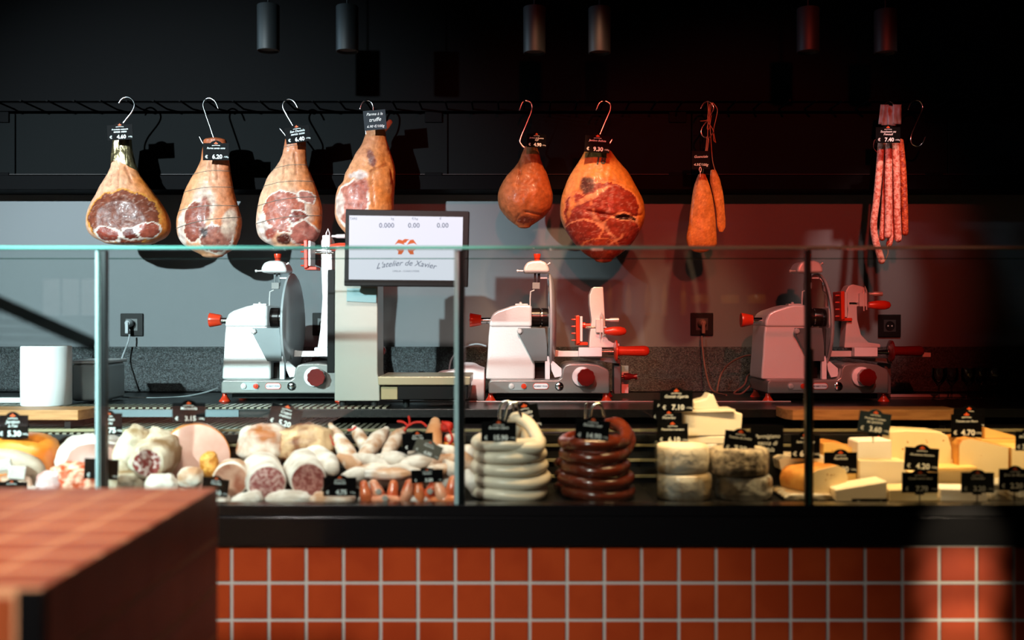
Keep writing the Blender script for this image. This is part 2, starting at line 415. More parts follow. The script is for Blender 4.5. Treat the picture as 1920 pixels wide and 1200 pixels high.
# dark tray on it at the left frame edge
t = thing('wooden_tray', 'low dark brown wooden tray at the left edge of the blurred counter', 'tray', (-1.02, 1.72, ZC+0.004))
mbx = MB().box(-1.14, -0.905, 1.66, 1.80, ZC+0.0042, ZC+0.012); mbx.build('base', mat('dark_wood', '#3a1c0b', 0.5), t, bevel=0.002)
MB().box(-1.14, -0.905, 1.66, 1.672, ZC+0.0122, ZC+0.03).build('rim', mat('dark_wood', '#3a1c0b', 0.5), t, bevel=0.002)

# ------------------------------------------------------------------ pendant cylinders
cyl = []
for i, (px, pt, pb) in enumerate([(503, 10, 96), (651, 12, 97), (1002, 14, 100), (1124, 15, 100), (1515, 16, 98), (1660, 20, 100)]):
    Y = 3.55; c = P(px, pb, Y); h = (pb-pt)*Y/F
    lb = ['black cylinder spotlight hanging leftmost of the six at the ceiling', 'black cylinder spotlight hanging second from the left at the ceiling',
          'black cylinder spotlight hanging third from the left at the ceiling', 'black cylinder spotlight hanging fourth from the left at the ceiling',
          'dim black cylinder spotlight hanging second from the right at the ceiling', 'barely visible black cylinder spotlight hanging rightmost at the ceiling'][i]
    t = thing('ceiling_spotlight', lb, 'lamp', (c.x, Y, c.z), 'cylinder spotlights hanging from the ceiling')
    MB().lathe([(0.034, 0.008), (0.036, 0), (0.038, 0.001), (0.0385, 0.004), (0.0385, h-0.002), (0.037, h)], c, (0,0,1), 40).build('housing', mat('lamp_black', '#101416', 0.55, spec=0.3), t)
    MB().lathe([(0.003, h+0.0005), (0.003, 3.0-c.z)], c, (0,0,1), 8).build('cable', m_black, t)
    MB().lathe([(0.030, 0.010), (0.030, 0.014)], c, (0,0,1), 24).build('lens', mat('lamp_lens', '#44484a', 0.2), t)

# ------------------------------------------------------------------ price tags
m_tag = mat('tag_black', '#040405', 0.6, spec=0.05)
m_slate = mat('tag_slate', '#141f26', 0.6, spec=0.2)
m_ink = mat('white_print', '#d8dedd', 0.7)
m_logo = mat('orange_print', '#e0591f', 0.6)
m_clear = glass_mat('clear_plastic', '#f2f5f2', 0.8, 0.03)
m_wire = mat('stake_wire', '#20201f', 0.4, 0.5)
TAGS = []
def price_tag(px, py, wpx, hpx, Y, lines, price, label, tilt=0, yaw=0, chalk=False, stake=None, group='price tags among the food', mt=None, lean=0):
    s = Y/F; c = P(px, py, Y); W, H = wpx*s, hpx*s
    name = 'price_tag'
    t = thing(name, label, 'price tag', tuple(c), group)
    M = Matrix.Translation(c) @ Matrix.Rotation(math.radians(yaw), 4, 'Z') @ Matrix.Rotation(math.radians(-tilt), 4, 'Y') @ Matrix.Rotation(math.radians(lean), 4, 'X')
    if chalk: poly = [(-W/2, -H/2), (W/2, -H/2), (W/2, H/2), (-W/2, H/2)]
    else:
        hb = H*0.13; poly = [(-W/2, -H/2), (W/2, -H/2), (W/2, H/2-hb)]
        for k in range(9):
            a = k/8; poly.append((W*0.22-a*W*0.44, H/2-hb+hb*math.sin(a*PI)**0.7))
        poly.append((-W/2, H/2-hb))
    MB().prism(poly, -0.0008, 0.0012, M).build('plate', mt or (m_slate if chalk == 2 else m_tag), t, bevel=0.0003, seg=1)
    mb = MB()
    if chalk:
        n = len(lines)
        for k, l in enumerate(lines):
            sz = min(H/(n+0.4)*0.95, W/max(4, len(l))*1.75)
            add_text(mb, l, 0, H/2-(k+0.85)*H/(n+0.25), sz, M, shear=0.3, rot=0.03*math.sin(k*3+px))
    else:
        # the little word mark under the emblem
        for k in range(7): mb.box(-W*0.15+k*W*0.045, -W*0.15+k*W*0.045+W*0.032, -0.0012, -0.0009, H*0.245-abs(k-3)*H*0.006, H*0.275-abs(k-3)*H*0.006, M)
        for k, l in enumerate(lines):
            add_text(mb, l, 0, H*(0.07-0.15*k), min(H*0.17, W/max(6, len(l))*1.55), M, shear=0.25, bold=0.00012)
        if price:
            if price[0] == ' ': add_text(mb, price.strip(), W*0.12, -H*0.42, H*0.30, M, bold=0.0006)
            else: add_text(mb, price, 0.05*W, -H*0.42, H*0.30, M, bold=0.0006)
            add_text(mb, '€', -W*0.36, -H*0.40, H*0.22, M, bold=0.0002)
            add_text(mb, '/100g', W*0.39, -H*0.37, H*0.11, M)
    if mb.v: mb.build('lettering', m_ink, t, smooth=False)
    if not chalk:
        lg = MB(); e = H*0.055
        for a, b, cc in ((0, 0, 1.0), (-1.2, -.2, .6), (1.2, -.2, .6), (0, .8, .6)):
            lg.add([(a*e+cc*e*1.1, -0.0013, H*0.36+b*e), (a*e, -0.0013, H*0.36+b*e+cc*e), (a*e-cc*e*1.1, -0.0013, H*0.36+b*e), (a*e, -0.0013, H*0.36+b*e-cc*e)], [(0, 1, 2, 3)], M)
        lg.build('emblem', m_logo, t, smooth=False)
    if stake:
        b = P(px, py, Y); top = M @ Vector((0, 0.003, -H*0.45)); bot = Vector((top.x+0.002, top.y+0.004, top.z-stake))
        MB().tube([top+Vector((0, 0, 0.012)), top, bot], 0.0016, 6).build('stake', m_wire, t)
        MB().box(-0.012, 0.012, 0.0013, 0.005, -H*0.5-0.006, -H*0.5+0.006, M).build('clip', m_wire, t)
    if 3.8 < Y < 3.93:      # the pin that fixes the tag in the meat
        MB().tube([c+Vector((0, 0.0014, 0)), Vector((c.x, 3.945, c.z-0.012))], 0.001, 6).build('pin', m_wire, t)
    TAGS.append(t); return t
# ------------------------------------------------------------------ slicers
def oval(cx, cz, a, b, n=28):
    out = []
    for i in range(n):
        t = 2*PI*i/n; c, s_ = math.cos(t), math.sin(t)
        out.append((cx+(a-b)*(1 if c > 0 else -1)+b*c, cz+b*s_))
    return out
m_bracket = mat('grey_bracket', '#5f6769', 0.4, 0.2)
m_satin = mat('satin_guard', '#b3b9bd', 0.32, 0.3)
m_hub = mat('dark_hub', '#1a1210', 0.25, 0.3)
def slicer(DX, var, label):
    t = thing('meat_slicer', label, 'meat slicer', (0.07+DX, 3.85, ZW), 'meat slicers on the back worktop')
    D = Vector((DX, 0, 0))
    def Q(px, py, Y): return P(px, py, Y)+D
    def pol(pts, Y): return [(Q(x, y, Y).x, Q(x, y, Y).z) for x, y in pts]
    def pr(name, pts, Ys, Y0, Y1, m, par=t, bevel=0.0, seg=2):
        return MB().prism(pol(pts, Ys), Y0, Y1).build(name, m, par, bevel=bevel, seg=seg)
    def bx(name, x0, x1, y0, y1, Ys, Y0, Y1, m, par=t, bevel=0.001, seg=1):
        return pr(name, [(x0, y1), (x1, y1), (x1, y0), (x0, y0)], Ys, Y0, Y1, m, par, bevel, seg)
    def lx(name, x0, prof, y, Y, m, par=t, n=24, axis=(1, 0, 0), sq=1.0):
        return MB().lathe(prof, Q(x0, y, Y), axis, n, sq=sq).build(name, m, par)
    # base
    base = pr('base', [(916, 738), (916, 718), (920, 712), (1046, 712), (1052, 708), (1054, 700), (1055, 692), (1059, 685), (1067, 682), (1100, 681),
                       (1122, 684), (1139, 692), (1143, 698), (1143, 738)], 3.75, 3.75, 4.03, mat('cast_base', '#8f8d8b', 0.3, 0.45, bump=0.05, bscale=150), t, 0.006, 3)
    bx('underside', 930, 1130, 738.5, 748, 3.78, 3.80, 4.0, m_black, base)
    for X, Yf in ((920, 3.775), (1137, 3.775), (926, 4.0), (1139, 4.0)):
        c = Q(X, 0, Yf); h = Q(0, 738, 3.75).z-ZW
        MB().lathe([(0.021, 0.0), (0.021, 0.002), (0.016, 0.009), (0.009, 0.020), (0.008, h-0.001)], (c.x, Yf, ZW+0.0003), (0, 0, 1), 20).build('foot', m_red, t)
    # front controls
    c = Q(970.5, 724, 3.75)
    MB().prism(oval(c.x, c.z, 0.034, 0.0145), 3.7475, 3.7499).build('button_plate', mat('plate_grey', '#9aa0a2', 0.4, 0.3), base)
    for X, m in ((959, m_steel), (982, m_red)):
        lx('button', X, [(0.0095, 0.0), (0.0095, 0.004), (0.0045, 0.0045), (0.004, 0.006)], 724, 3.747, m, base, axis=(0, -1, 0))
    c = Q(1014, 724, 3.75)
    b = MB().prism(oval(c.x, c.z, 0.029, 0.012), 3.7478, 3.7499).build('badge', mat('badge_red', '#c84a38', 0.4), base)
    MB().prism(oval(c.x, c.z, 0.0265, 0.0098), 3.7466, 3.7477).build('badge_face', mat('badge_white', '#e3e4ea', 0.4), b)
    mb = MB(); add_text(mb, 'ROBERT PONS', 0, -0.0028, 0.0076, Matrix.Translation(Vector((c.x, 3.7475, c.z))), bold=0.0002)
    mb.build('badge_lettering', mat('badge_ink', '#34405e', 0.6), b, smooth=False)
    lx('round_knob', 1048.5, [(0.0155, 0.0), (0.0155, 0.003), (0.011, 0.006), (0.0, 0.0065)], 724, 3.7495, m_chrome, base, axis=(0, -1, 0))
    d = lx('dial', 1091, [(0.036, 0.0), (0.036, 0.010), (0.033, 0.012), (0.0, 0.012)], 706, 3.7495, m_white, base, n=40, axis=(0, -1, 0))
    c = Q(1098, 707, 3.74); pts = []
    for i in range(72):
        a = 2*PI*i/72; r = 0.0305+0.0022*abs(math.cos(a*4.5)); pts.append((c.x+r*math.cos(a), c.z+r*math.sin(a)))
    MB().prism(pts, 3.712, 3.7374).build('dial_knob', m_dred, d, bevel=0.002)
    # motor housing
    h = pr('housing', [(911, 711.5), (912, 690), (914, 668), (916, 630), (919, 600), (926, 590), (996, 590), (996, 613), (1001, 650), (1003, 680), (1003, 711.5)], 3.80, 3.80, 3.99, m_cast, t, 0.008, 3)
    pr('top_cover', [(917, 613), (918.5, 600), (924, 588), (934, 582), (958, 574), (972, 571), (997, 572), (997, 613)], 3.795, 3.793, 3.997, m_cast, t, 0.009, 3)
    pr('blade_bracket', [(971, 615), (1022, 615), (1026, 650), (1026, 677), (999, 677), (994, 668), (971, 624)], 3.78, 3.776, 3.786, m_bracket, t, 0.002)
    lx('bracket_bolt', 974, [(0.011, 0), (0.011, 0.006), (0.007, 0.009)], 621, 3.776, m_steel, t, 6, axis=(0, -1, 0))
    lx('feed_knob', 881, [(0.0265, 0.0), (0.027, 0.001), (0.0255, 0.012), (0.020, 0.040), (0.019, 0.043)], 600, 3.86, m_red)
    lx('knob_shaft', 902, [(0.0115, 0), (0.0115, 0.036)], 601, 3.86, m_chrome)
    hb = lx('motor_hub', 996, [(0.036, 0.0), (0.036, 0.032), (0.031, 0.034), (0.031, 0.038), (0.036, 0.040), (0.034, 0.062)], 595, 3.86, m_hub, n=40)
    lx('hub_ring', 1015, [(0.0366, 0.0), (0.0366, 0.003)], 595, 3.86, m_chrome, hb, n=40)
    bx('front_post', 1022, 1031, 668, 711, 3.78, 3.78, 3.80, m_white, t, 0.001)
    bx('gap_shade', 1003, 1022, 680, 711, 3.83, 3.84, 3.95, m_hub, t)  # dark block standing in for the shade in the gap
    pr('post_foot', [(1032, 676), (1038, 678), (1053, 691), (1053, 706), (1040, 708), (1034, 694)], 3.78, 3.785, 3.80, m_white, t, 0.001)
    # blade: a dished disc that turns on the hub, with its guard
    bc_ = Q(1027, 607, 3.91)
    MB().lathe([(0.180, -0.003), (0.186, 0.0), (0.180, 0.004), (0.10, 0.006), (0.0, 0.006)], bc_, (1, 0, 0), 72).build('blade', m_chrome, t)
    MB().lathe([(0.190, 0.001), (0.1935, 0.002), (0.192, 0.009), (0.181, 0.016), (0.150, 0.024), (0.10, 0.029), (0.03, 0.031), (0.0, 0.031), (0.0, 0.027), (0.10, 0.024), (0.15, 0.019), (0.178, 0.011), (0.188, 0.001)], bc_, (1, 0, 0), 72).build('blade_guard', m_satin, t)
    # sharpener
    s = pr('sharpener', [(981, 512), (982, 502), (987, 493), (997, 490), (1013, 489), (1024, 493), (1029, 503), (1030, 512)], 3.86, 3.82, 3.93, m_cast, t, 0.010, 3)
    c = Q(1007, 489.5, 3.87)
    MB().lathe([(0.010, 0.0), (0.0115, 0.010), (0.014, 0.024), (0.0135, 0.027)], c, (0, 0, 1), 20).build('sharpener_knob', m_red, s)
    lx('side_screw', 981, [(0.003, 0), (0.003, 0.017), (0.0055, 0.018), (0.0055, 0.024)], 508, 3.84, m_steel, s, 12, axis=(-1, 0, 0))
    lx('side_screw', 1027, [(0.003, 0), (0.003, 0.006), (0.005, 0.007), (0.005, 0.011)], 496, 3.84, m_steel, s, 12, axis=(1, 0, 0.6))
    bx('sharpener_body', 1001, 1005, 512, 540, 3.86, 3.855, 3.865, m_chrome, s)
    bx('sharpener_body', 1008, 1013, 512, 536, 3.86, 3.86, 3.872, m_chrome, s)
    bx('grindstone', 998, 1012, 530, 542, 3.86, 3.845, 3.86, mat('stone_grey', '#7d7a78', 0.7), s)
    bx('lever', 1013, 1026, 520, 523, 3.86, 3.85, 3.86, m_steel, s)
    MB().tube([Q(1002, 544, 3.85), Q(995, 547, 3.85), Q(994, 560, 3.85), Q(994, 573, 3.85)], 0.0028, 8).build('rod', m_steel, t)
    bx('cover_plate', 966, 990, 569.5, 572.5, 3.83, 3.83, 3.87, m_steel, t)
    lx('plate_screw', 976, [(0.006, 0), (0.006, 0.004), (0.003, 0.007)], 569.5, 3.85, m_steel, t, 12, axis=(0, 0, 1))
    # product table and its slide
    bx('slide_stop', 1031, 1040, 659, 674, 3.80, 3.80, 3.84, m_bracket, t)
    pr('slide_bar', [(1040, 656), (1052, 658), (1088, 658), (1088, 669), (1040, 669)], 3.84, 3.84, 3.86, m_cast, t, 0.002)
    bx('slide_block', 1085, 1128.5, 651.5, 668.5, 3.80, 3.795, 3.825, m_white, t, 0.0015)
    lx('grip_shaft', 1128, [(0.0085, 0), (0.0085, 0.004), (0.011, 0.044)], 660, 3.81, m_chrome)
    g = lx('hand_grip', 1158, [(0.0185, 0.0), (0.0175, 0.02), (0.0195, 0.095), (0.019, 0.105), (0.014, 0.114), (0.006, 0.118), (0.0, 0.119)], 658, 3.81, m_dred if var != 2 else m_red)
    MB().lathe([(0.0, 0.0), (0.030, 0.001), (0.0405, 0.006), (0.0405, 0.011), (0.030, 0.013), (0.0, 0.013)], Q(1151, 658, 3.81), (1, 0, 0), 36).build('grip_flange', m_dred if var != 2 else m_red, g)
    if var == 3:
        bx('table_edge', 1206, 1233, 661, 669, 3.86, 3.84, 3.92, m_cast, t)
    pr('table_base', [(1088, 670), (1162, 672), (1163, 682), (1150, 681), (1110, 675)], 3.85, 3.84, 3.98, m_bracket, t, 0.002)
    bx('slide_support', 1151, 1163, 682, 738, 3.88, 3.87, 3.95, m_bracket, t)
    if var != 3:
        bx('rear_plate', 1165, 1178, 686, 737, 3.98, 3.97, 4.0, m_white, t)
        lx('rear_knob', 1165, [(0.006, 0), (0.006, 0.008), (0.014, 0.010), (0.014, 0.030), (0.009, 0.045), (0.012, 0.060)], 706, 3.93, m_dred)
    # the upright with the meat pusher
    if var == 2:
        pill = [(1104, 652), (1106, 625), (1109, 600), (1105, 570), (1105, 553), (1110, 540), (1114, 538), (1131, 538), (1133, 575), (1135, 610), (1136, 628), (1141, 638), (1150, 643), (1162, 644), (1162, 652)]
        ax, ay = 1135, 612; ux, uy = 1081, 618
    elif var == 3:
        pill = [(1074, 652), (1077, 615), (1081, 580), (1077, 560), (1077, 545), (1082, 536), (1090, 533), (1108, 537), (1116, 542), (1114, 572), (1098, 575), (1099, 600), (1106, 628), (1120, 642), (1142, 645), (1142, 652)]
        ax, ay = 1118, 563; ux, uy = 1066, 573
    else:
        pill = [(1083, 652), (1088, 620), (1092, 560), (1090, 505), (1090, 452), (1096, 440), (1103, 440), (1110, 450), (1111, 505), (1106, 560), (1106, 620), (1112, 652)]
        ax, ay = 1112, 455; ux, uy = 1062, 478
    up = pr('upright', pill, 3.86, 3.855, 3.92, m_cast, t, 0.004, 2)
    pu = MB().prism([(Q(ux-3, uy-26, 3.88).x, Q(ux-3, uy-26, 3.88).z), (Q(ux+4, uy-27, 3.88).x, Q(0, uy-27, 3.88).z), (Q(ux+5, uy+25, 3.88).x, Q(0, uy+25, 3.88).z), (Q(ux-2, uy+27, 3.88).x, Q(0, uy+27, 3.88).z)], 3.83, 3.93)
    pu = pu.build('meat_pusher', m_red, t, bevel=0.003)
    bx('pusher_rim', ux+5, ux+10, uy-25, uy+22, 3.88, 3.835, 3.925, m_cast, pu, 0.002)
    bx('pusher_foot', ux-2, ux+20, uy+23, uy+29, 3.88, 3.84, 3.92, m_red, pu, 0.002)
    for k in range(4):
        lx('spike', ux-2, [(0.003, 0), (0.003, 0.012), (0.001, 0.016)], uy-19+13*k, 3.85, m_red, pu, 8, axis=(-1, 0, 0))
    lx('pusher_shaft', ux+9, [(0.011, 0), (0.012, 0.014), (0.0075, 0.016), (0.0075, 0.05)], uy-8, 3.88, m_red if var != 1 else m_cast, pu)
    lx('pusher_shaft', ux+17, [(0.0065, 0), (0.0065, abs(ax-ux-17)/495+0.004)], uy-4, 3.86, m_chrome, pu)
    hd = lx('pusher_handle', ax-2, [(0.010, 0.0), (0.014, 0.012), (0.0175, 0.035), (0.0175, 0.060), (0.013, 0.076), (0.006, 0.082), (0, 0.083)], ay+9, 3.83, m_red)
    lx('clamp_pin', ax, [(0.005, 0), (0.005, 0.012), (0.008, 0.020), (0.0085, 0.050)], ay-12, 3.84, m_steel, hd, 16)
    MB().tube([Q(ax-9, ay+20, 3.84), Q(ax-10, ay-18, 3.84), Q(ax-7, ay-26, 3.84), Q(ax-4, ay-18, 3.84), Q(ax-4, ay+18, 3.84)], 0.0025, 8).build('clamp_bow', m_steel, hd)
    bx('clamp_block', ax-18, ax-3, ay-14, ay+12, 3.845, 3.838, 3.855, m_cast, hd, 0.003)
    return t
slicer(-0.980, 1, 'silver meat slicer at the left, pusher raised, half hidden behind the scale')
slicer(0.0, 2, 'silver meat slicer with red grips standing in the middle, right of the scale')
slicer(1.022, 3, 'silver meat slicer with red grips standing at the right behind the dark post')

# ------------------------------------------------------------------ scale with customer display
sc = thing('shop_scale', 'retail scale with pale column and lit customer display on the worktop', 'scale', (-0.4, 3.5, ZW))
col = mat('scale_grey', '#94928a', 0.3, coat=0.3)
Y = 3.50
def prw(name, pts, Ys, Y0, Y1, m, par, bevel=0.002):
    return MB().prism([(P(x, y, Ys).x, P(x, y, Ys).z) for x, y in pts], Y0, Y1).build(name, m, par, bevel=bevel)
prw('column', [(627, 752), (628, 470), (640, 462), (706, 462), (708, 480), (708, 700), (712, 720), (712, 752)], Y, Y, 3.66, col, sc, 0.004)
prw('printer_side', [(611, 700), (612, 505), (626, 505), (626, 700)], Y, 3.52, 3.64, m_black, sc, 0.003)
prw('label_slot', [(650, 565), (651, 541), (706, 541), (706, 568)], Y, Y-0.004, Y-0.0005, mat('slot_teal', '#7f9a9d', 0.3), sc, 0.001)
prw('base', [(745, 750), (745, 724), (878, 724), (876, 750)], 3.46, 3.47, 3.72, m_black, sc, 0.003)
prw('base_foot', [(713, 750), (713, 726), (744, 726), (744, 750)], 3.46, 3.48, 3.70, mat('scale_tan', '#8a7d5c', 0.4), sc, 0.002)
prw('weighing_plate', [(709, 722), (708, 706), (882, 706), (881, 722)], 3.46, 3.46, 3.74, mat('plate_tan', '#a69b80', 0.3, 0.4), sc, 0.003)
for x in (640, 700, 760, 865):
    c = P(x, 0, 3.5); MB().lathe([(0.010, 0), (0.012, 0.012), (0.012, P(0, 751, 3.5).z-ZW)], (c.x, 3.53, ZW+0.0004), (0, 0, 1), 14).build('foot', m_rubber, sc)
d = prw('display', [(645, 536), (648, 392), (880, 396), (877, 538)], 3.40, 3.40, 3.432, m_black, sc, 0.003)
prw('display_bracket', [(655, 520), (655, 470), (700, 470), (700, 520)], 3.45, 3.433, 3.4985, m_black, sc, 0.002)
scr = prw('screen', [(654, 524), (655, 404), (868, 407), (866, 526)], 3.40, 3.3985, 3.3999, mat('screen_light', '#101014', 0.3, emis='#ecedfb', estr=1.0, spec=0.2), d, 0)
M0 = Matrix.Translation(P(761, 465, 3.398)); s_ = 3.4/F
ink = mat('screen_ink', '#101014', 0.5, emis='#6a7690', estr=0.8, spec=0.1); mb = MB()
for x, tx in ((725, '0.000'), (776, '0.00'), (830, '0.00')): add_text(mb, tx, (x-761)*s_, (465-427)*s_, 13*s_, M0, y=-0.0008, bold=0.0002)
for x, tx in ((736, 'kg'), (778, '€/kg'), (826, '€')): add_text(mb, tx, (x-761)*s_, (465-412)*s_, 6*s_, M0, y=-0.0008)
add_text(mb, 'TARE', -98*s_, (465-412)*s_, 6*s_, M0, y=-0.0008)
mb.build('figures', ink, scr, smooth=False)
mb = MB(); add_text(mb, "L'atelier de Xavier", 0, (465-498)*s_, 15*s_, M0, y=-0.0008, shear=0.4, bold=0.0001, wave=1.2)
add_text(mb, 'OMELIA - CHARCUTERIE', 0, (465-510)*s_, 4.6*s_, M0, y=-0.0008)
mb.build('shop_name', ink, scr, smooth=False)
mb = MB()
for sg in (-1, 1):      # the orange emblem: four curved petals
    for tz, pts in ((1, [(2, 3), (8, 12), (14, 13), (21, 3), (15, 6), (9, 5)]), (-1, [(3, -4), (12, -3), (20, -5), (14, -9), (15, -15), (8, -15), (4, -9)])):
        q = [(sg*x*s_, z*s_) for x, z in pts]; n = len(q)
        mb.add([(x, -0.0008, z+3*s_) for x, z in q], [tuple(range(n)) if sg > 0 else tuple(range(n-1, -1, -1))], M0)
q = [(-8, 12), (-2, 16), (8, 15), (3, 13), (0, 9), (-4, 8)]
mb.add([(x*s_, -0.0009, (z+1)*s_) for x, z in q], [tuple(range(6))], M0)
mb.build('emblem', mat('screen_orange', '#1a0a04', 0.5, emis='#e8682c', estr=0.9, spec=0.1), scr, smooth=False)

# ------------------------------------------------------------------ things on the worktop
c = P(87, 0, 3.56)
MB().lathe([(0.022, 0.0), (0.080, 0.0), (0.0825, 0.003), (0.083, 0.08), (0.0825, 0.20), (0.080, 0.2045), (0.022, 0.2045), (0.0215, 0.19)], (c.x, 3.56, ZW+0.0055), (0, 0, 1), 64).build('paper_roll', m_paper)
tag(bpy.data.objects['paper_roll'], 'white paper towel roll standing upright at the left end of the worktop', 'paper roll')
t = thing('steel_container', 'stainless steel food container beside the white paper roll', 'container', (-1.45, 3.75, ZW))
a, b = P(133, 0, 3.70).x, P(196, 0, 3.70).x; zt = P(0, 676, 3.70).z
mb = MB().box(a, b, 3.70, 3.90, ZW+0.006, zt-0.012); mb.build('body', mat('matt_steel', '#b4babc', 0.35, 0.4), t, bevel=0.012, seg=3)
MB().box(a-0.006, b+0.006, 3.694, 3.906, zt-0.0115, zt).build('rim', m_steel, t, bevel=0.004)
o = MB().box(P(-60, 0, 3.62).x, P(44, 0, 3.62).x, 3.62, 3.645, ZW+0.0053, ZW+0.026).build('steel_bar', m_steel, None, bevel=0.003)
tag(o, 'long steel bar lying behind the left cutting board', 'bar')
o = MB().box(P(1668, 0, 3.97).x, P(1812, 0, 3.97).x, 3.96, 3.985, ZW+0.0005, ZW+0.012).build('steel_bar', m_steel, None, bevel=0.003)
tag(o, 'flat steel bar on the worktop right of the right slicer', 'bar')
def board(x0, x1, label, ch=0.03):
    t = thing('cutting_board', label, 'cutting board', ((x0+x1)/2, 3.37, ZG), 'wooden cutting boards on the counter ledge')
    zb = ZG+0.030
    poly = [(x0+ch*0.6, 3.30), (x1-ch*0.6, 3.30), (x1, 3.34), (x1, 3.443), (x0, 3.443), (x0, 3.34)]
    mb = MB(); n = 6
    mb.add([(x, y, zb) for x, y in poly]+[(x, y, zb+0.033) for x, y in poly], [tuple(range(n-1, -1, -1)), tuple(range(n, 2*n))]+[(i, (i+1) % n, n+(i+1) % n, n+i) for i in range(n)])
    mb.build('slab', m_wood, t, bevel=0.002)
    for x in (x0+0.05, x1-0.07): MB().box(x, x+0.02, 3.32, 3.43, ZG-0.0005, zb-0.0005).build('batten', m_black, t)
board(-2.05, P(166, 0, 3.34).x, 'wooden cutting board in front of the paper roll at the left')
board(P(1470, 0, 3.34).x, P(1796, 0, 3.34).x, 'wooden cutting board in front of the right slicer')
m_cloth = mat('white_cloth', '#e9e3e4', 0.9, bump=0.3, bscale=30)
def cloth(name, label, pts, Y, dep, cat):
    top = [(P(x, y, Y).x, P(x, y, Y).z) for x, y in pts]; mb = MB(); v = []; f = []; n = 30; m = 14
    x0, x1 = top[0][0], top[-1][0]
    for i in range(n+1):
        x = lerp(x0, x1, i/n)
        zt = interp([(q[0], q[1]) for q in top], x)[0]
        for j in range(m+1):
            a = PI*j/m; hh = zt-ZW-0.001
            z = ZW+0.001+hh*abs(math.sin(a))**0.6; y = Y-dep*math.cos(a)
            if 0 < j < m:
                z += 0.008*noise.noise(Vector((x*30, y*24, 2)))*min(1, hh/0.03); y += 0.012*noise.noise(Vector((x*22, a*3, 7)))
            v.append((x, y, max(ZW+0.001, z)))
    for i in range(n):
        for j in range(m): k = i*(m+1)+j; f.append((k, k+1, k+m+2, k+m+1))
    mb.add(v, f); o = mb.build(name, m_cloth, None, sharp=80)
    so = o.modifiers.new('thick', 'SOLIDIFY'); so.thickness = 0.002
    tag(o, label, cat); return o
cloth('folded_cloth', 'crumpled white cloth lying between the scale and the middle slicer', [(798, 745), (806, 716), (818, 700), (840, 694), (862, 684), (890, 681), (909, 690)], 3.90, 0.09, 'cloth')
# sockets, plugs, cords
def socket(px, py, label, plug=False, half=False):
    Y = 4.28; c = P(px, py, Y-0.006)
    t = thing('wall_socket', label, 'socket', tuple(c), 'black wall sockets above the granite upstand')
    M = Matrix.Translation(Vector((c.x, 4.272, c.z)))
    MB().box(-0.0475, 0.0475, 0, 0.0075, -0.0475, 0.0475, M).build('frame', m_black, t, bevel=0.003)
    MB().box(-0.025, 0.025, -0.0015, 0.0, -0.025, 0.025, M).build('insert', mat('socket_grey', '#202426', 0.4), t, bevel=0.001)
    MB().lathe([(0.019, 0.0), (0.0195, 0.002), (0.0175, 0.002), (0.016, 0.0005)], (c.x, 4.2705, c.z), (0, -1, 0), 28).build('well', m_black, t)
    for dx in (-0.008, 0.008): MB().lathe([(0.0028, 0), (0.0028, 0.0008)], (c.x+dx, 4.2692, c.z), (0, -1, 0), 10).build('hole', m_steel, t)
    return t
socket(247, 609, 'black wall socket with a plug, leftmost on the grey wall')
socket(607, 608, 'black wall socket half hidden behind the left slicer')
socket(1316, 608, 'black wall socket with a plug, left of the right slicer')
socket(1668, 611, 'black empty wall socket right of the right slicer')
def cord(label, px, py, pts, plug=True, m=m_cord):
    t = thing('power_cord', label, 'cord', tuple(P(px, py, 4.22)))
    P0 = P(px, py, 4.27)
    if plug:
        MB().lathe([(0.0165, 0.0), (0.017, 0.012), (0.0135, 0.020), (0.0105, 0.030)], (P0.x, 4.266, P0.z), (0, -1, 0), 24).build('plug', m, t)
        MB().box(P0.x-0.007, P0.x+0.007, 4.228, 4.242, P0.z-0.043, P0.z+0.006).build('plug_grip', m, t, bevel=0.003)
    MB().tube([P(*q) for q in pts], 0.0036, 8, smooth=8).build('cable', m, t)
cord('grey power cord plugged in at the left, running along the worktop', 244, 606, [(243, 627, 4.23), (240, 642, 4.22), (230, 668, 4.20), (225, 690, 4.16), (222, 722, 4.1), (223, 738, 4.07), (214, 741.5, 4.03), (240, 745, 3.96), (290, 746.5, 3.95), (340, 744, 4.0), (380, 737, 4.06), (408, 728, 4.1)])
cord('brown power cord plugged in left of the right slicer', 1316, 606, [(1316, 630, 4.23), (1317, 650, 4.22), (1322, 690, 4.2), (1330, 722, 4.14), (1340, 735, 4.12), (1362, 741, 4.0)], m=mat('brown_cord', '#6a4a40', 0.5))
cord('loop of brown cable leaving the back of the right slicer', 1410, 660, [(1412, 666, 4.0), (1395, 668, 4.05), (1370, 680, 4.1), (1352, 702, 4.14), (1344, 735, 4.1)], plug=False, m=MATS['brown_cord'])
cord('small curled cable end beside the right slicer', 1410, 690, [(1413, 697, 4.02), (1402, 705, 4.05), (1395, 722, 4.05), (1376, 737, 4.03), (1392, 737, 4.0), (1413, 716, 4.02)], plug=False, m=MATS['brown_cord'])
cord('grey cable arching out of the back of the middle slicer', 905, 640, [(912, 649, 3.98), (893, 645, 4.0), (868, 652, 4.02), (850, 668, 4.04), (843, 688, 4.05), (841, 730, 4.08)], plug=False)
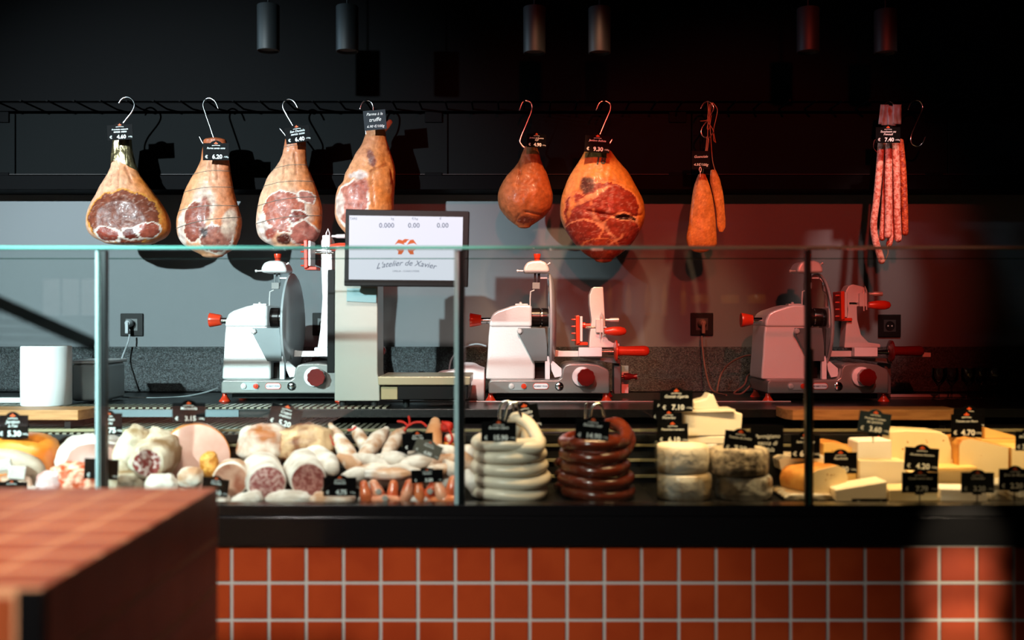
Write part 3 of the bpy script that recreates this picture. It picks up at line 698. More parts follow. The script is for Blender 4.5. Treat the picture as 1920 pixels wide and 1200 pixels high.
# stemmed glasses at the dark right end
for i, (px, lab) in enumerate([(1760, 'small stemmed glass leftmost of the five on the dark right end of the worktop'), (1784, 'small stemmed glass second from the left at the dark right end'),
                               (1815, 'small stemmed glass in the middle of the five at the right end'), (1838, 'small stemmed glass second from the right at the dark end'), (1864, 'small stemmed glass rightmost on the dark worktop end')]):
    Y = 3.85+0.03*(i % 2); c = P(px, 0, Y)
    o = MB().lathe([(0.026, 0), (0.026, 0.002), (0.006, 0.004), (0.0035, 0.008), (0.0035, 0.05), (0.010, 0.056), (0.022, 0.072), (0.025, 0.09), (0.024, 0.118), (0.0228, 0.118), (0.0235, 0.09), (0.020, 0.073), (0.0, 0.060)], (c.x, Y, ZW+0.0005), (0, 0, 1), 28).build('stemmed_glass', glass_mat('drinking_glass', '#e8eef0', 1.6), sharp=60)
    tag(o, lab, 'glass', 'stemmed glasses at the right end')
# ------------------------------------------------------------------ hanging meat
YH = 3.95
def patchcol(c, x, y, patches, seed):
    wx = x+5*noise.noise(Vector((x*.06, y*.06, seed)))+2.2*noise.noise(Vector((x*.2, y*.2, seed+5)))
    wy = y+5*noise.noise(Vector((x*.06, y*.06, seed+9)))+2.2*noise.noise(Vector((x*.2, y*.2, seed+14)))
    for (cx, cy, rx, ry, rot, col, edge, ew) in patches:
        a = math.radians(rot); dx, dy = wx-cx, wy-cy
        u = (dx*math.cos(a)+dy*math.sin(a))/rx; v = (-dx*math.sin(a)+dy*math.cos(a))/ry
        d = math.sqrt(u*u+v*v)
        if d < 1:
            if edge is not None and d > 1-ew: c = mixc(c, edge, min(1, (1-d)/(ew*0.35)))
            else:
                k = sstep(1.0, 0.62, d) if edge is None else 1
                n = noise.noise(Vector((x*.09, y*.13, seed+20))); mcol = mixc(col, (col[0]*.62, col[1]*.5, col[2]*.5), 0.5+0.9*n)
                r = abs(noise.noise(Vector((x*.045+3, y*.07, seed+31)))); r2 = abs(noise.noise(Vector((x*.12, y*.10, seed+37))))
                if r < 0.03: mcol = mixc(mcol, (0.62, 0.40, 0.32), 0.45*(1-r/0.03))
                if r2 < 0.02: mcol = mixc(mcol, (0.55, 0.34, 0.28), 0.25)
                c = mixc(c, mcol, k)
    return c
def L(h): return hexc(h)[:3]
def ham(name, label, cat, rows, Y, skin, patches, seed, dr=0.62, flat=None, group='hams hanging from the peg rail', strings=(), amp=1.35, N=110, SEG=120, rough=0.45, creases=(), matn='ham_skin', foil=None):
    s = Y/F; y0, y1 = rows[0][0], rows[-1][0]
    cen = P((rows[0][1]+rows[0][2])/2, y0, Y)
    t = thing(name, label, cat, tuple(cen), group)
    ys = []
    for k in range(N+1): ys.append(lerp(y0, y1, k/N))
    rings = []
    l, r = interp(rows, y0); ht = (r-l)/2
    for q in (0.15, 0.5, 0.78, 0.93): rings.append((y0-(1-q)**1.3*min(ht*.4, 5), y0, math.sqrt(max(0, 1-(1-q)**2))))
    for y in ys: rings.append((y, y, 1.0))
    l, r = interp(rows, y1); hb = (r-l)/2
    for q in (0.95, 0.82, 0.6, 0.3, 0.06): rings.append((y1+math.sqrt(max(0, 1-q*q))*min(hb*.35, 6), y1, q))
    def surf(py, yr, q, a, bump=True):
        l, r = interp(rows, yr); cx = (l+r)/2; hw = max(0.5, (r-l)/2)*q
        ca, sa = math.cos(a), math.sin(a)
        x = cx+hw*ca; dep = hw*dr*sa
        if flat and sa > 0: dep = min(dep, flat*(0.85+0.15*sa)) if dep > flat*0.85 else dep
        nx = x+hw*0.0; d = 0
        if bump:
            d = amp*(1.6*noise.noise(Vector((x*.035, py*.03, seed+sa)))+1.3*noise.noise(Vector((x*.10, py*.05, seed+3+sa)))+0.6*noise.noise(Vector((x*.22, py*.16, seed+6+sa))))
            for (ax, ay, bx_, by, wd, dp) in creases:
                if sa > 0:
                    vx, vy = bx_-ax, by-ay; L2 = vx*vx+vy*vy; tt = max(0, min(1, ((x-ax)*vx+(py-ay)*vy)/L2))
                    dd = math.hypot(x-ax-vx*tt+1.5*noise.noise(Vector((py*.1, seed, 1))), py-ay-vy*tt)
                    if dd < wd*2.5: d -= dp*math.exp(-(dd/wd)**2)
        k = 1+ (d/max(6, hw))*0.6
        x2 = cx+hw*ca*(1+(d/max(8, hw))*0.35)
        return x2, py, dep+d*(0.9 if sa > 0 else 0.4)*abs(sa)
    mb = MB(); v = []; f = []; cols = []
    for (py, yr, q) in rings:
        for i in range(SEG):
            a = 2*PI*i/SEG; x, yy, dep = surf(py, yr, q, a)
            v.append(P(x, py, Y)-Vector((0, dep*s, 0)))
            l, r = interp(rows, yr)
            c = skin((x-l)/max(1, r-l), (py-y0)/(y1-y0), x, py, math.sin(a))
            if math.sin(a) > 0.02: c = patchcol(c, x, py, patches, seed)
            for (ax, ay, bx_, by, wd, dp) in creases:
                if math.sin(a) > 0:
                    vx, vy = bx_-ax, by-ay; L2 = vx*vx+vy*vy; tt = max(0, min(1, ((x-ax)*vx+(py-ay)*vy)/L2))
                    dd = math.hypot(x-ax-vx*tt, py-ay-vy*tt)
                    if dd < wd: c = mixc(c, (c[0]*.45, c[1]*.3, c[2]*.25), 0.7*(1-dd/wd))  # colour darkened along each crease, shade painted into the folds
            cols.append(c)
    m = len(rings)
    for k in range(m-1):
        for i in range(SEG): j = (i+1) % SEG; f.append((k*SEG+i, k*SEG+j, (k+1)*SEG+j, (k+1)*SEG+i))
    f.append(tuple(range(SEG-1, -1, -1))); f.append(tuple((m-1)*SEG+i for i in range(SEG)))
    mb.add(v, f)
    mb.build('meat', mat(matn, '#b06030', rough, bump=0.16, bscale=90, attr=True, nscale=60, coat=0.04, spec=0.25), t, cols=cols, sharp=180)
    for (sy, sl) in strings:
        pts = []
        for i in range(48):
            a = 2*PI*i/48; py = sy-sl*math.cos(a)+2.5*math.sin(a*3)*0.4
            x, _, dep = surf(py, py, 1.012, a); sgn = 1 if math.sin(a) >= 0 else -1
            pts.append(P(x, py, Y)-Vector((0, dep*s+sgn*0.0012, 0)))
        MB().tube(pts, 0.0009, 5, closed=True).build('string', mat('net_string', '#6b665c', 0.8), t)
    if foil:
        fb, = foil; vv = []; ff = []; n = 26
        for k in range(n+1):
            for i in range(60):
                a = 2*PI*i/60; bot = fb+9*math.cos(a*1+0.5)*0.6+5*math.sin(a*2.0+1)
                py = lerp(y0-1, bot, k/n); x, _, dep = surf(py, py, 1.05, a); d2 = 1.5*noise.noise(Vector((math.cos(a)*4, math.sin(a)*4, py*.05)))
                vv.append(P(x+d2*math.cos(a), py, Y)-Vector((0, (dep+(1.4+d2)*math.sin(a))*s, 0)))
        for k in range(n):
            for i in range(60): j = (i+1) % 60; ff.append((k*60+i, k*60+j, (k+1)*60+j, (k+1)*60+i))
        mbf = MB(); mbf.add(vv, ff); mbf.build('gold_foil', mat('gold_foil', '#cbb98a', 0.24, 0.95, bump=0.8, bscale=45, stretch=(1.5, 1.5, 0.35)), t, sharp=180)
    return t
def sk(cl, cm, cr, top=None, tamt=0.0, back=None):
    cl, cm, cr = L(cl), L(cm), L(cr); tp = L(top) if top else None
    def fn(u, v, x, y, s_):
        n = noise.noise(Vector((x*.03, y*.03, 4)))*0.35+noise.noise(Vector((x*.09, y*.06, 8)))*0.2
        u2 = u+n*0.5; c = mixc(cl, cm, u2*2) if u2 < .5 else mixc(cm, cr, (u2-.5)*2)
        if s_ < 0: c = cr
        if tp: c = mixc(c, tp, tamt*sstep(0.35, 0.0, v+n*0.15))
        return c
    return fn
FAT = L('#e9c9a8'); WFAT = L('#efe0d2')
ham('cured_ham', 'pear shaped cured ham with a gold foil neck, leftmost on the rail', 'ham',
    [(262, 213, 245), (285, 211, 247), (310, 208, 254), (330, 200, 264), (350, 189, 279), (370, 178, 294), (390, 168, 308), (405, 164, 315), (420, 163, 319), (435, 167, 317), (446, 178, 308), (454, 195, 292)],
    YH, sk('#e9b594', '#e0a480', '#d0742a'), [(243, 411, 69, 52, 0, L('#8a4a34'), L('#d99040'), 0.07), (250, 400, 56, 34, 0, L('#7a4230'), None, 0), (215, 442, 28, 16, 10, L('#a04a3a'), WFAT, 0.2),
     (262, 440, 24, 14, -10, L('#6d2a1e'), WFAT, 0.25), (290, 435, 22, 15, -15, L('#a5503c'), WFAT, .15)], 11, flat=40, foil=(312,),
    creases=[(228, 320, 232, 355, 2, 3), (240, 315, 255, 345, 2.2, 3), (215, 330, 218, 350, 1.6, 2)])
ham('netted_ham', 'orange cured ham tied with string, second from the left on the rail', 'ham',
    [(263, 382, 424), (285, 379, 429), (300, 377, 430), (320, 368, 432), (345, 353, 436), (370, 343, 441), (390, 338, 447), (412, 332, 453), (440, 334, 450), (455, 341, 445), (468, 358, 436), (478, 378, 420)],
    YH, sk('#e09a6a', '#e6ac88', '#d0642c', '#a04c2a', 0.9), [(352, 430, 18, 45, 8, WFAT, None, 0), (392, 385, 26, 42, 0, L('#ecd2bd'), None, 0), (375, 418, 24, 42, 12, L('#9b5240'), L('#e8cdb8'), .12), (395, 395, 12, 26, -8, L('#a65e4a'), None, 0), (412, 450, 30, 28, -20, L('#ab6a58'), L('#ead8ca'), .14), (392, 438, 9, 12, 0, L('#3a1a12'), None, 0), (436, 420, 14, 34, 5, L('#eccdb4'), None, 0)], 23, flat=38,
    strings=[(324, 3), (356, 5), (391, 5), (418, 11)], creases=[(398, 305, 402, 345, 2, 3), (410, 310, 414, 340, 2, 2)])
ham('netted_ham', 'pink and orange cured ham tied with string, third from the left on the rail', 'ham',
    [(262, 535, 573), (290, 530, 574), (310, 520, 576), (330, 504, 584), (350, 495, 592), (370, 488, 599), (395, 483, 604), (420, 481, 603), (440, 484, 599), (453, 495, 590), (461, 512, 572)],
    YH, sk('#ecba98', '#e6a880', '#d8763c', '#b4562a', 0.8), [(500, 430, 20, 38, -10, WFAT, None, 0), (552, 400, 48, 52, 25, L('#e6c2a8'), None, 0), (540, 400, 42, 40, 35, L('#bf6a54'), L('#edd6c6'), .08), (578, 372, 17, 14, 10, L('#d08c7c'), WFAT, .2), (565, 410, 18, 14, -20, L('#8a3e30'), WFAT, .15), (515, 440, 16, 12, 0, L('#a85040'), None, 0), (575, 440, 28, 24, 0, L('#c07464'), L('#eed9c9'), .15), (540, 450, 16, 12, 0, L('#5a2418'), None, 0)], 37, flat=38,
    strings=[(275, 1), (313, 4), (345, 5), (378, 9), (412, 8)], creases=[(535, 300, 538, 345, 2, 3), (555, 290, 560, 330, 2, 2.5)])
t = ham('cured_ham', 'orange cured ham behind the scale display with a chalk written tag', 'ham',
    [(236, 690, 722), (250, 686, 723), (270, 678, 727), (290, 666, 734), (310, 656, 739), (325, 648, 741), (342, 642, 741), (352, 634, 740), (375, 629, 739), (400, 628, 737), (420, 634, 733), (440, 650, 720), (450, 665, 705)],
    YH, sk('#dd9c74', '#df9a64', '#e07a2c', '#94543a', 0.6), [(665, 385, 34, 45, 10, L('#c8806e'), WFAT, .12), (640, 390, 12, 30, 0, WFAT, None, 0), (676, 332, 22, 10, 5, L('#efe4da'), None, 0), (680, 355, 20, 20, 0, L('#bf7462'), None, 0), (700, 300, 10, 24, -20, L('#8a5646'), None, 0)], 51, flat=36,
    creases=[(700, 325, 730, 310, 2.5, 4), (735, 320, 738, 345, 2, 3), (700, 325, 705, 390, 2, 2)])
b = MB().tube([P(716, 246, YH), P(724, 238, YH), P(731, 229, YH)], [0.013, 0.011, 0.010], 14, smooth=3, round_ends=True)
b.build('bone_stub', mat('bone', '#c59a78', 0.6), t)
ham('smoked_ham', 'small round brown smoked ham in the middle of the rail', 'ham',
    [(277, 983, 1007), (290, 978, 1011), (310, 968, 1018), (330, 950, 1027), (350, 938, 1033), (370, 933, 1037), (390, 937, 1033), (405, 947, 1022), (417, 960, 1006), (424, 970, 995)],
    YH, sk('#b07048', '#a45c30', '#9c4c20', '#8a4420', .5), [(985, 414, 20, 9, 0, L('#7a3418'), None, 0)], 63, dr=0.72, rough=0.3,
    creases=[(972, 290, 975, 330, 2, 3), (975, 325, 970, 350, 2, 4), (985, 400, 1015, 405, 2, 3), (972, 405, 965, 418, 2, 3)])
ham('cured_ham', 'largest ham, dark red cut meat with the number 18 inked on it', 'ham',
    [(284, 1096, 1146), (300, 1087, 1158), (320, 1074, 1175), (345, 1061, 1190), (370, 1053, 1203), (393, 1050, 1209), (415, 1053, 1207), (440, 1065, 1196), (460, 1080, 1182), (476, 1097, 1164), (487, 1115, 1148)],
    YH, sk('#dca468', '#d89a48', '#cc8428', '#b87a3c', .7), [(1128, 408, 74, 82, 0, L('#a85230'), None, 0), (1140, 385, 62, 40, 14, L('#963a26'), L('#e09a58'), .09), (1098, 352, 15, 19, 20, L('#54302c'), None, 0),
     (1083, 408, 28, 46, -8, L('#9c4230'), L('#dd9668'), .1), (1092, 452, 40, 38, 20, L('#9e4230'), L('#e6ae84'), .09), (1160, 440, 42, 36, -30, L('#a54c38'), L('#e0a070'), .09),
     (1126, 472, 40, 24, 0, L('#a84c30'), L('#d8945c'), .1), (1168, 412, 27, 6, 5, L('#2e120c'), L('#eac090'), .25), (1106, 372, 44, 5, -28, L('#e8b480'), None, 0),
     (1128, 428, 38, 5, 42, L('#e6b890'), None, 0), (1150, 456, 26, 4, -40, L('#e2ae80'), None, 0), (1070, 385, 6, 30, 15, L('#e4a25c'), None, 0)], 77, dr=0.6, flat=46,
    creases=[(1098, 400, 1160, 412, 2.5, 5), (1160, 412, 1200, 405, 2, 4), (1120, 405, 1135, 440, 2, 3)])
mb = MB(); M = Matrix.Translation(P(1122, 302, YH)-Vector((0, 0.050, 0))) @ Matrix.Rotation(math.radians(8), 4, 'X')
o = bpy.data.objects['cured_ham.002']
# the inked number follows the front of the neck
vv, ff = text_verts('18', 0.040, 0.2, 'CENTER', 0.0012)
rows6 = [(284, 1096, 1146), (300, 1087, 1158), (320, 1074, 1175)]
pts = []
for x, z in vv:
    px = 1123+x*F/YH; py = 311-z*F/YH; l, r = interp(rows6, py); cx = (l+r)/2; hw = (r-l)/2; u = max(-0.98, min(0.98, (px-cx)/hw))
    dep = hw*0.6*math.sqrt(1-u*u)*YH/F; pts.append(P(px, py, YH)-Vector((0, dep+0.0042, 0)))
mb.add(pts, [q[::-1] for q in ff]); mb.build('inked_number', mat('green_ink', '#22382c', 0.6), o, smooth=False)
gm = dict(dr=0.5, rough=0.5, amp=0.8, matn='jowl_skin', N=60, SEG=60, group='pieces of cured pork jowl on one hook')
def spk(u, v, x, y, s_):
    n = noise.noise(Vector((x*.5, y*.5, 2))); c = mixc(L('#dc9c50'), L('#bc7a34'), 0.5+n); return mixc(c, L('#7d6a5c'), 0.6*sstep(.35, 0, u)*sstep(.6, .1, v))
ham('cured_jowl', 'wide piece of orange cured pork jowl hanging at the right of the big ham', 'cured meat', [(328, 1309, 1323), (350, 1301, 1331), (380, 1296, 1338), (420, 1291, 1342), (448, 1287, 1344), (462, 1290, 1342), (468, 1297, 1330)], YH, spk, [], 81, **gm)
ham('cured_jowl', 'narrow piece of orange cured pork jowl hanging beside the wider one', 'cured meat', [(320, 1332, 1343), (340, 1331, 1351), (370, 1338, 1357), (400, 1343, 1359), (425, 1345, 1360), (434, 1348, 1356)], YH+0.015, spk, [], 84, **gm)

# hooks
def hook(label, pts, Y=YH):
    o = MB().tube([P(x, y, Y) for x, y in pts], 0.0034, 10, smooth=8, round_ends=True).build('meat_hook', m_chrome)
    tag(o, label, 'hook', 'steel hooks on the peg rail'); return o
hook('steel hook holding the foil necked ham at the left', [(223, 193), (228, 186), (238, 182), (248, 187), (252, 197), (247, 210), (229, 234), (222, 250), (223, 262), (232, 270)])
hook('steel hook holding the string tied ham second from the left', [(409, 203), (403, 190), (393, 184), (384, 188), (381, 198), (386, 215), (401, 260), (401, 272), (392, 279), (381, 269), (374, 256)])
hook('steel hook holding the third ham from the left', [(558, 202), (551, 190), (541, 186), (532, 192), (531, 203), (540, 220), (555, 248), (553, 262), (542, 262), (533, 251), (525, 241)])
hook('steel hook holding the ham behind the scale display', [(675, 204), (680, 192), (688, 188), (697, 193), (700, 205), (696, 225), (686, 245), (690, 258), (702, 258)])
hook('steel hook holding the small round smoked ham', [(974, 206), (980, 192), (988, 189), (996, 194), (997, 206), (986, 235), (977, 256), (975, 266), (981, 275), (990, 278)])
hook('steel hook holding the largest ham', [(1118, 206), (1124, 193), (1133, 189), (1143, 194), (1144, 206), (1134, 230), (1124, 255), (1124, 270), (1134, 276), (1143, 269), (1148, 261)])
hook('steel hook wound with twine above the cured jowl', [(1314, 203), (1319, 194), (1328, 190), (1336, 196), (1337, 206), (1326, 226), (1316, 240), (1315, 250), (1321, 257), (1330, 257), (1337, 249)])
hook('steel hook holding the bunch of long dried sausages', [(1657, 206), (1661, 194), (1668, 190), (1675, 195), (1676, 206), (1670, 230), (1664, 248), (1668, 258), (1676, 256)])
hook('empty steel hook rightmost on the rail', [(1703, 205), (1708, 193), (1717, 188), (1726, 191), (1730, 203), (1722, 222), (1710, 250), (1708, 262), (1712, 271), (1722, 274), (1730, 268), (1735, 257)])
t = thing('twine', 'knotted brown twine that ties the cured jowl to its hook', 'twine', tuple(P(1330, 200, YH)), None)
for pts in ([(1327, 191), (1328, 215), (1327, 255), (1329, 262), (1326, 285)], [(1334, 192), (1331, 215), (1326, 240), (1330, 240), (1334, 215), (1337, 200)], [(1336, 192), (1345, 205), (1342, 225), (1338, 245), (1342, 268)], [(1330, 200), (1331, 230), (1333, 262), (1336, 300), (1341, 320)], [(1326, 255), (1323, 283)], [(1331, 195), (1327, 225), (1337, 244), (1338, 262), (1342, 267)], [(1313, 227), (1323, 226), (1330, 222)], [(1328, 258), (1322, 300), (1317, 330)]):
    MB().tube([P(x, y, YH-0.006+0.003*k) for k, (x, y) in enumerate(pts)], 0.0013, 6, smooth=5).build('strand', m_twine, t)
# long dried sausages
m_dry = mat('dry_sausage', '#b45a44', 0.6, bump=0.5, bscale=120, col2='#dba08c', nscale=90, lo=0.38, hi=0.58)
m_dry2 = mat('dry_sausage_orange', '#8a2c12', 0.5, bump=0.5, bscale=120, col2='#c05a2a', nscale=80, lo=0.4, hi=0.6)
for i, (pts, r, dy, lab) in enumerate([
    ([(1653, 262), (1650, 300), (1644, 370), (1638, 420), (1642, 452), (1648, 472), (1653, 489)], 6.3, 0, 'long dried sausage, leftmost and longest of the hanging bunch'),
    ([(1664, 262), (1662, 320), (1657, 400), (1654, 446)], 6.0, 0.018, 'long dried sausage, second from the left, behind its neighbours'),
    ([(1666, 262), (1666, 330), (1666, 400), (1665, 441)], 6.6, -0.008, 'long dried sausage in the front middle of the hanging bunch'),
    ([(1678, 262), (1681, 330), (1682, 400), (1684, 448)], 6.6, 0.0, 'long dried sausage right of the middle one in the bunch'),
    ([(1688, 266), (1693, 320), (1696, 390), (1697, 436)], 6.2, 0.006, 'dark orange dried sausage, rightmost of the hanging bunch'),
    ([(1674, 266), (1676, 350), (1673, 430), (1667, 458)], 5.6, 0.022, 'long dried sausage hidden behind the middle of the bunch')]):
    o = MB().tube([P(x, y, YH+dy) for x, y in pts], r*YH/F, 16, smooth=10, round_ends=True).build('dried_sausage', m_dry2 if i == 4 else m_dry)
    tag(o, lab, 'sausage', 'long dried sausages hanging in a bunch')
pt = thing('paper_tags', 'crumpled paper tags bunched on the hook above the long sausages', 'paper tags', tuple(P(1669, 215, YH)), None)
for k, (x0, x1, a, yy) in enumerate([(1651, 1667, -6, 196), (1656, 1672, -2, 198), (1664, 1680, 4, 199), (1674, 1690, 3, 196)]):
    mb = MB(); v = []; f = []
    for i in range(7):
        for j in range(9):
            x = lerp(x0, x1, i/6)+a*0.1*j*0.3-a*0.0; y = yy+j*4.6
            v.append(P(x-0.35*j if k < 2 else x-0.1*j, y, YH-0.012-0.004*k+0.006*noise.noise(Vector((i*.7, j*.25, k)))))
    for i in range(6):
        for j in range(8): q = i*9+j; f.append((q, q+1, q+10, q+9))
    mb.add(v, f); o = mb.build('paper_tag', mat('tag_paper', '#9c9a98', 0.8, col2='#7b6a60', nscale=14), pt, sharp=180)
    so = o.modifiers.new('thick', 'SOLIDIFY'); so.thickness = 0.0006
MB().tube([P(1652, 268, YH-.01), P(1641, 262, YH-.01), P(1638, 276, YH-.01), P(1645, 286, YH-.01)], 0.0012, 6, smooth=6).build('string_loop', mat('red_string', '#8a2a20', 0.7), pt)
MB().tube([P(1660, 488, YH), P(1665, 474, YH-.004), P(1664, 462, YH-.004), P(1668, 455, YH)], 0.0012, 6, smooth=6).build('string_loop', mat('twine', '#a8754c', 0.8), pt)

# tags on the hams
G = 'price tags on the hanging meat'
price_tag(225, 246, 48, 33, 3.86, ['Prosciutto nazionale', 'senza osso'], '4.60', 'black price tag 4.60 on the foil necked ham', tilt=3, group=G)
price_tag(405, 282, 49, 37, 3.86, ['Parma senza osso'], '6.20', 'black price tag 6.20 on the second ham from the left', tilt=0, group=G)
price_tag(558, 250, 47, 35, 3.86, ['San Daniele', 'senza osso'], '6.40', 'black price tag 6.40 on the third ham from the left', tilt=9, group=G)
t = price_tag(703, 225, 42, 37, 3.86, ['Parma à la', 'truffe', '6.90 €/100g'], None, 'grey slate tag written in chalk on the ham behind the display', tilt=5, chalk=2, group=G)
price_tag(1006, 262, 38, 29, 3.86, ['Jambon de Bayonne', 'IGP'], '4.90', 'black price tag 4.90 on the small smoked ham', tilt=0, yaw=18, group=G)
price_tag(1120, 268, 47, 36, 3.86, ['Jambon Bellota'], '9.30', 'black price tag 9.30 on the largest ham', tilt=-4, group=G)
t = price_tag(1314, 300, 34, 34, 3.90, ['Guanciale', '4.5€/100g'], None, 'black chalk tag above the cured jowl', tilt=0, chalk=1, group=G)
MB().tube([P(1313, 332, 3.895), P(1313, 324, 3.895), P(1311, 318, 3.895), P(1313, 313, 3.895), P(1315, 318, 3.895), P(1313, 324, 3.894)], 0.0009, 6, smooth=5).build('clip', m_steel, t)
price_tag(1665, 251, 46, 34, 3.87, ['Saucisson au', 'Fenouil'], '7.40', 'black price tag 7.40 on the bunch of dried sausages', tilt=0, group=G)
# ------------------------------------------------------------------ food in the display case
ZD = 0.711
# black steps under the back rows
for (a, b, y0, z) in ((440, 650, 3.02, 0.785), (655, 860, 3.05, 0.79), (1240, 1470, 3.06, 0.822), (1475, 1920, 3.02, 0.775), (1475, 1960, 3.12, 0.80)):
    MB().box(P(a, 0, y0).x, P(b, 0, y0).x, y0, YP-0.013, ZD-0.0005, z).build('step', m_deck, dc, bevel=0.002)
def fm(name, c1, c2, ns=20, lo=0.4, hi=0.6, bump=0.3, bs=60, rough=0.5, **k): return mat(name, c1, rough, bump=bump, bscale=bs, col2=c2, nscale=ns, lo=lo, hi=hi, **k)
m_flour = fm('floury_casing', '#c4b6aa', '#e2dad2', 25, rough=0.8)
m_flour2 = fm('dusty_casing', '#b98a68', '#e8dcd0', 18, rough=0.7)
m_net = fm('netted_casing', '#8a6c4a', '#d0c2ae', 14, rough=0.7)
m_salface = fm('salami_face', '#8a4444', '#c7a09a', 110, 0.42, 0.62, bump=0.1, rough=0.4)
m_salface2 = fm('coarse_salami_face', '#7c2f2c', '#cdb4ae', 70, 0.46, 0.56, bump=0.2, rough=0.4)
m_pink = fm('mortadella_face', '#c49082', '#d2a698', 22, 0.3, 0.7, bump=0.03, rough=0.4)
m_orange = fm('orange_rind', '#c9661a', '#e08a30', 9, bump=0.1, rough=0.35)
m_lard = fm('white_fat', '#bfb4ac', '#d2c8c2', 10, rough=0.5)
m_paté = fm('terrine_face', '#8a4a34', '#b98a74', 26, 0.35, 0.65, rough=0.45)
m_white_s = fm('white_pudding', '#cfc4b0', '#d8cebc', 8, bump=0.05, rough=0.35)
m_black_s = mat('black_pudding', '#4a1a0e', 0.25, bump=0.15, bscale=40, col2='#5f2412', nscale=14, coat=0.5)
m_knot = fm('orange_knot', '#c9791e', '#e09a3c', 20)
m_redstr = mat('red_twine', '#c2200f', 0.6)
m_wrap = fm('plastic_wrapped_meat', '#b8320f', '#d87a4c', 16, 0.35, 0.6, bump=0.6, bs=25, rough=0.25, coat=0.6)
m_wrap2 = fm('salmon_packet', '#c4542c', '#e2a080', 16, 0.35, 0.6, bump=0.6, bs=25, rough=0.3, coat=0.3)
m_wrapw = fm('pale_packet', '#d6a27c', '#efe6e0', 14, 0.35, 0.6, bump=0.6, bs=25, rough=0.25, coat=0.6)
m_cream = fm('cream_cheese', '#e6cf9c', '#ecdab0', 7, 0.3, 0.7, bump=0.04, rough=0.5)
m_pale = fm('pale_cheese', '#e9ddc4', '#efe6d2', 7, 0.3, 0.7, bump=0.04, rough=0.5)
m_chw = fm('white_cheese', '#ece6da', '#f3efe8', 7, 0.3, 0.7, bump=0.04, rough=0.6)
m_yel = fm('yellow_cheese', '#dcb163', '#e3bf78', 8, 0.3, 0.7, bump=0.08, rough=0.5)
m_hole = mat('cheese_hole', '#a8793c', 0.7)
m_rindg = fm('grey_rind', '#6e6458', '#c2b49c', 45, 0.4, 0.62, bump=0.7, bs=70, rough=0.8)
m_rindw = fm('white_rind', '#b9976a', '#e4dccb', 12, 0.32, 0.5, bump=0.5, bs=50, rough=0.8)
m_rindo = fm('orange_cheese_rind', '#b5702a', '#d09a4c', 14, bump=0.3, rough=0.6)
m_foil = mat('clear_wrap', '#d9dedc', 0.18, bump=1.0, bscale=28, col2='#a08c6c', nscale=14, lo=0.35, hi=0.6, coat=0.8)

def lump(name, label, cat, px, py, wpx, hpx, Y, m, dep=None, rot=0, seed=0, namp=0.08, pw=0.8, group=None, parent=None, flatb=None, nf=3.0, rest=None):
    s = Y/F; c = P(px, py, Y); A, B = wpx*s/2, hpx*s/2; D = dep/2 if dep else min(A, B)*1.0
    v = []; f = []; n = 28; k = 20; R = math.radians(rot)
    sg = lambda q: abs(q)**pw*(1 if q >= 0 else -1)
    for i in range(k+1):
        ph = PI*i/k
        for j in range(n):
            th = 2*PI*j/n; d = Vector((math.sin(ph)*math.cos(th), math.sin(ph)*math.sin(th), math.cos(ph)))
            e = 1+namp*(noise.noise(d*nf*0.6+Vector((seed, 0, 0)))*1.6+noise.noise(d*nf*1.6+Vector((0, seed, 3))))
            x, y, z = sg(d.x)*A*e, sg(d.y)*D*e, sg(d.z)*B*e
            x, z = x*math.cos(R)-z*math.sin(R), x*math.sin(R)+z*math.cos(R)
            q = c+Vector((x, y, z))
            if rest is not None and q.z < rest: q.z = rest
            v.append(q)
    for i in range(k):
        for j in range(n): j2 = (j+1) % n; f.append((i*n+j, i*n+j2, (i+1)*n+j2, (i+1)*n+j))
    mb = MB(); mb.add(v, f); o = mb.build(name, m, parent, sharp=180)
    bm = bmesh.new(); bm.from_mesh(o.data); bmesh.ops.remove_doubles(bm, verts=bm.verts, dist=1e-5); bmesh.ops.recalc_face_normals(bm, faces=bm.faces); bm.to_mesh(o.data); bm.free()
    if label: tag(o, label, cat, group)
    return o
def log(name, label, cat, px, py, r, Y, back, m, mf, r2=None, group=None, n=30, squash=1.0, wob=0.03, rim=0.98):
    """a cut sausage or cheese: round face towards the front, body running back to the point BACK (px, py, Y)"""
    s = Y/F; c = P(px, py, Y); b = P(*back); ax = (b-c); ln = ax.length; ax.normalize(); r0 = r*s; r1 = (r2 or r)*back[2]/F
    t = thing(name, label, cat, tuple(c), group)
    prof = [(r0*0.97, 0.0), (r0, 0.002), (lerp(r0, r1, .35), ln*0.35), (lerp(r0, r1, .7), ln*0.7), (r1, ln), (r1*.85, ln+r1*.35), (r1*.5, ln+r1*.6), (r1*.1, ln+r1*.68)]
    mb = MB().lathe(prof, c, ax, n)
    for i, p in enumerate(mb.v):
        d = p-c; h = d.dot(ax); rad = d-ax*h; mb.v[i] = c+ax*h+rad*(1+wob*2*noise.noise(p*35))
    mb.build('body', m, t, sharp=70)
    fb = MB().lathe([(r0*rim*0.93, -0.0012), (r0*rim*0.95, 0.0)], c, ax, n)
    for i, p in enumerate(fb.v):
        d = p-c; h = d.dot(ax); rad = d-ax*h; fb.v[i] = c+ax*h+rad*(1+wob*noise.noise(p*35))
    fb.build('cut_face', mf, t, sharp=50)
    return t
def sausage(name, label, cat, pts, r, m, group=None, n=16, ends=True, parent=None):
    rr = r if isinstance(r, (list, tuple)) else [r]*len(pts)
    Pp = [P(*q) for q in pts]; R = [a*q[2]/F for a, q in zip(rr, pts)]
    o = MB().tube(Pp, R, n, smooth=6, round_ends=True).build(name, m, parent, sharp=80)
    if label: tag(o, label, cat, group)
    return o
GM = 'cured meats in the display case'
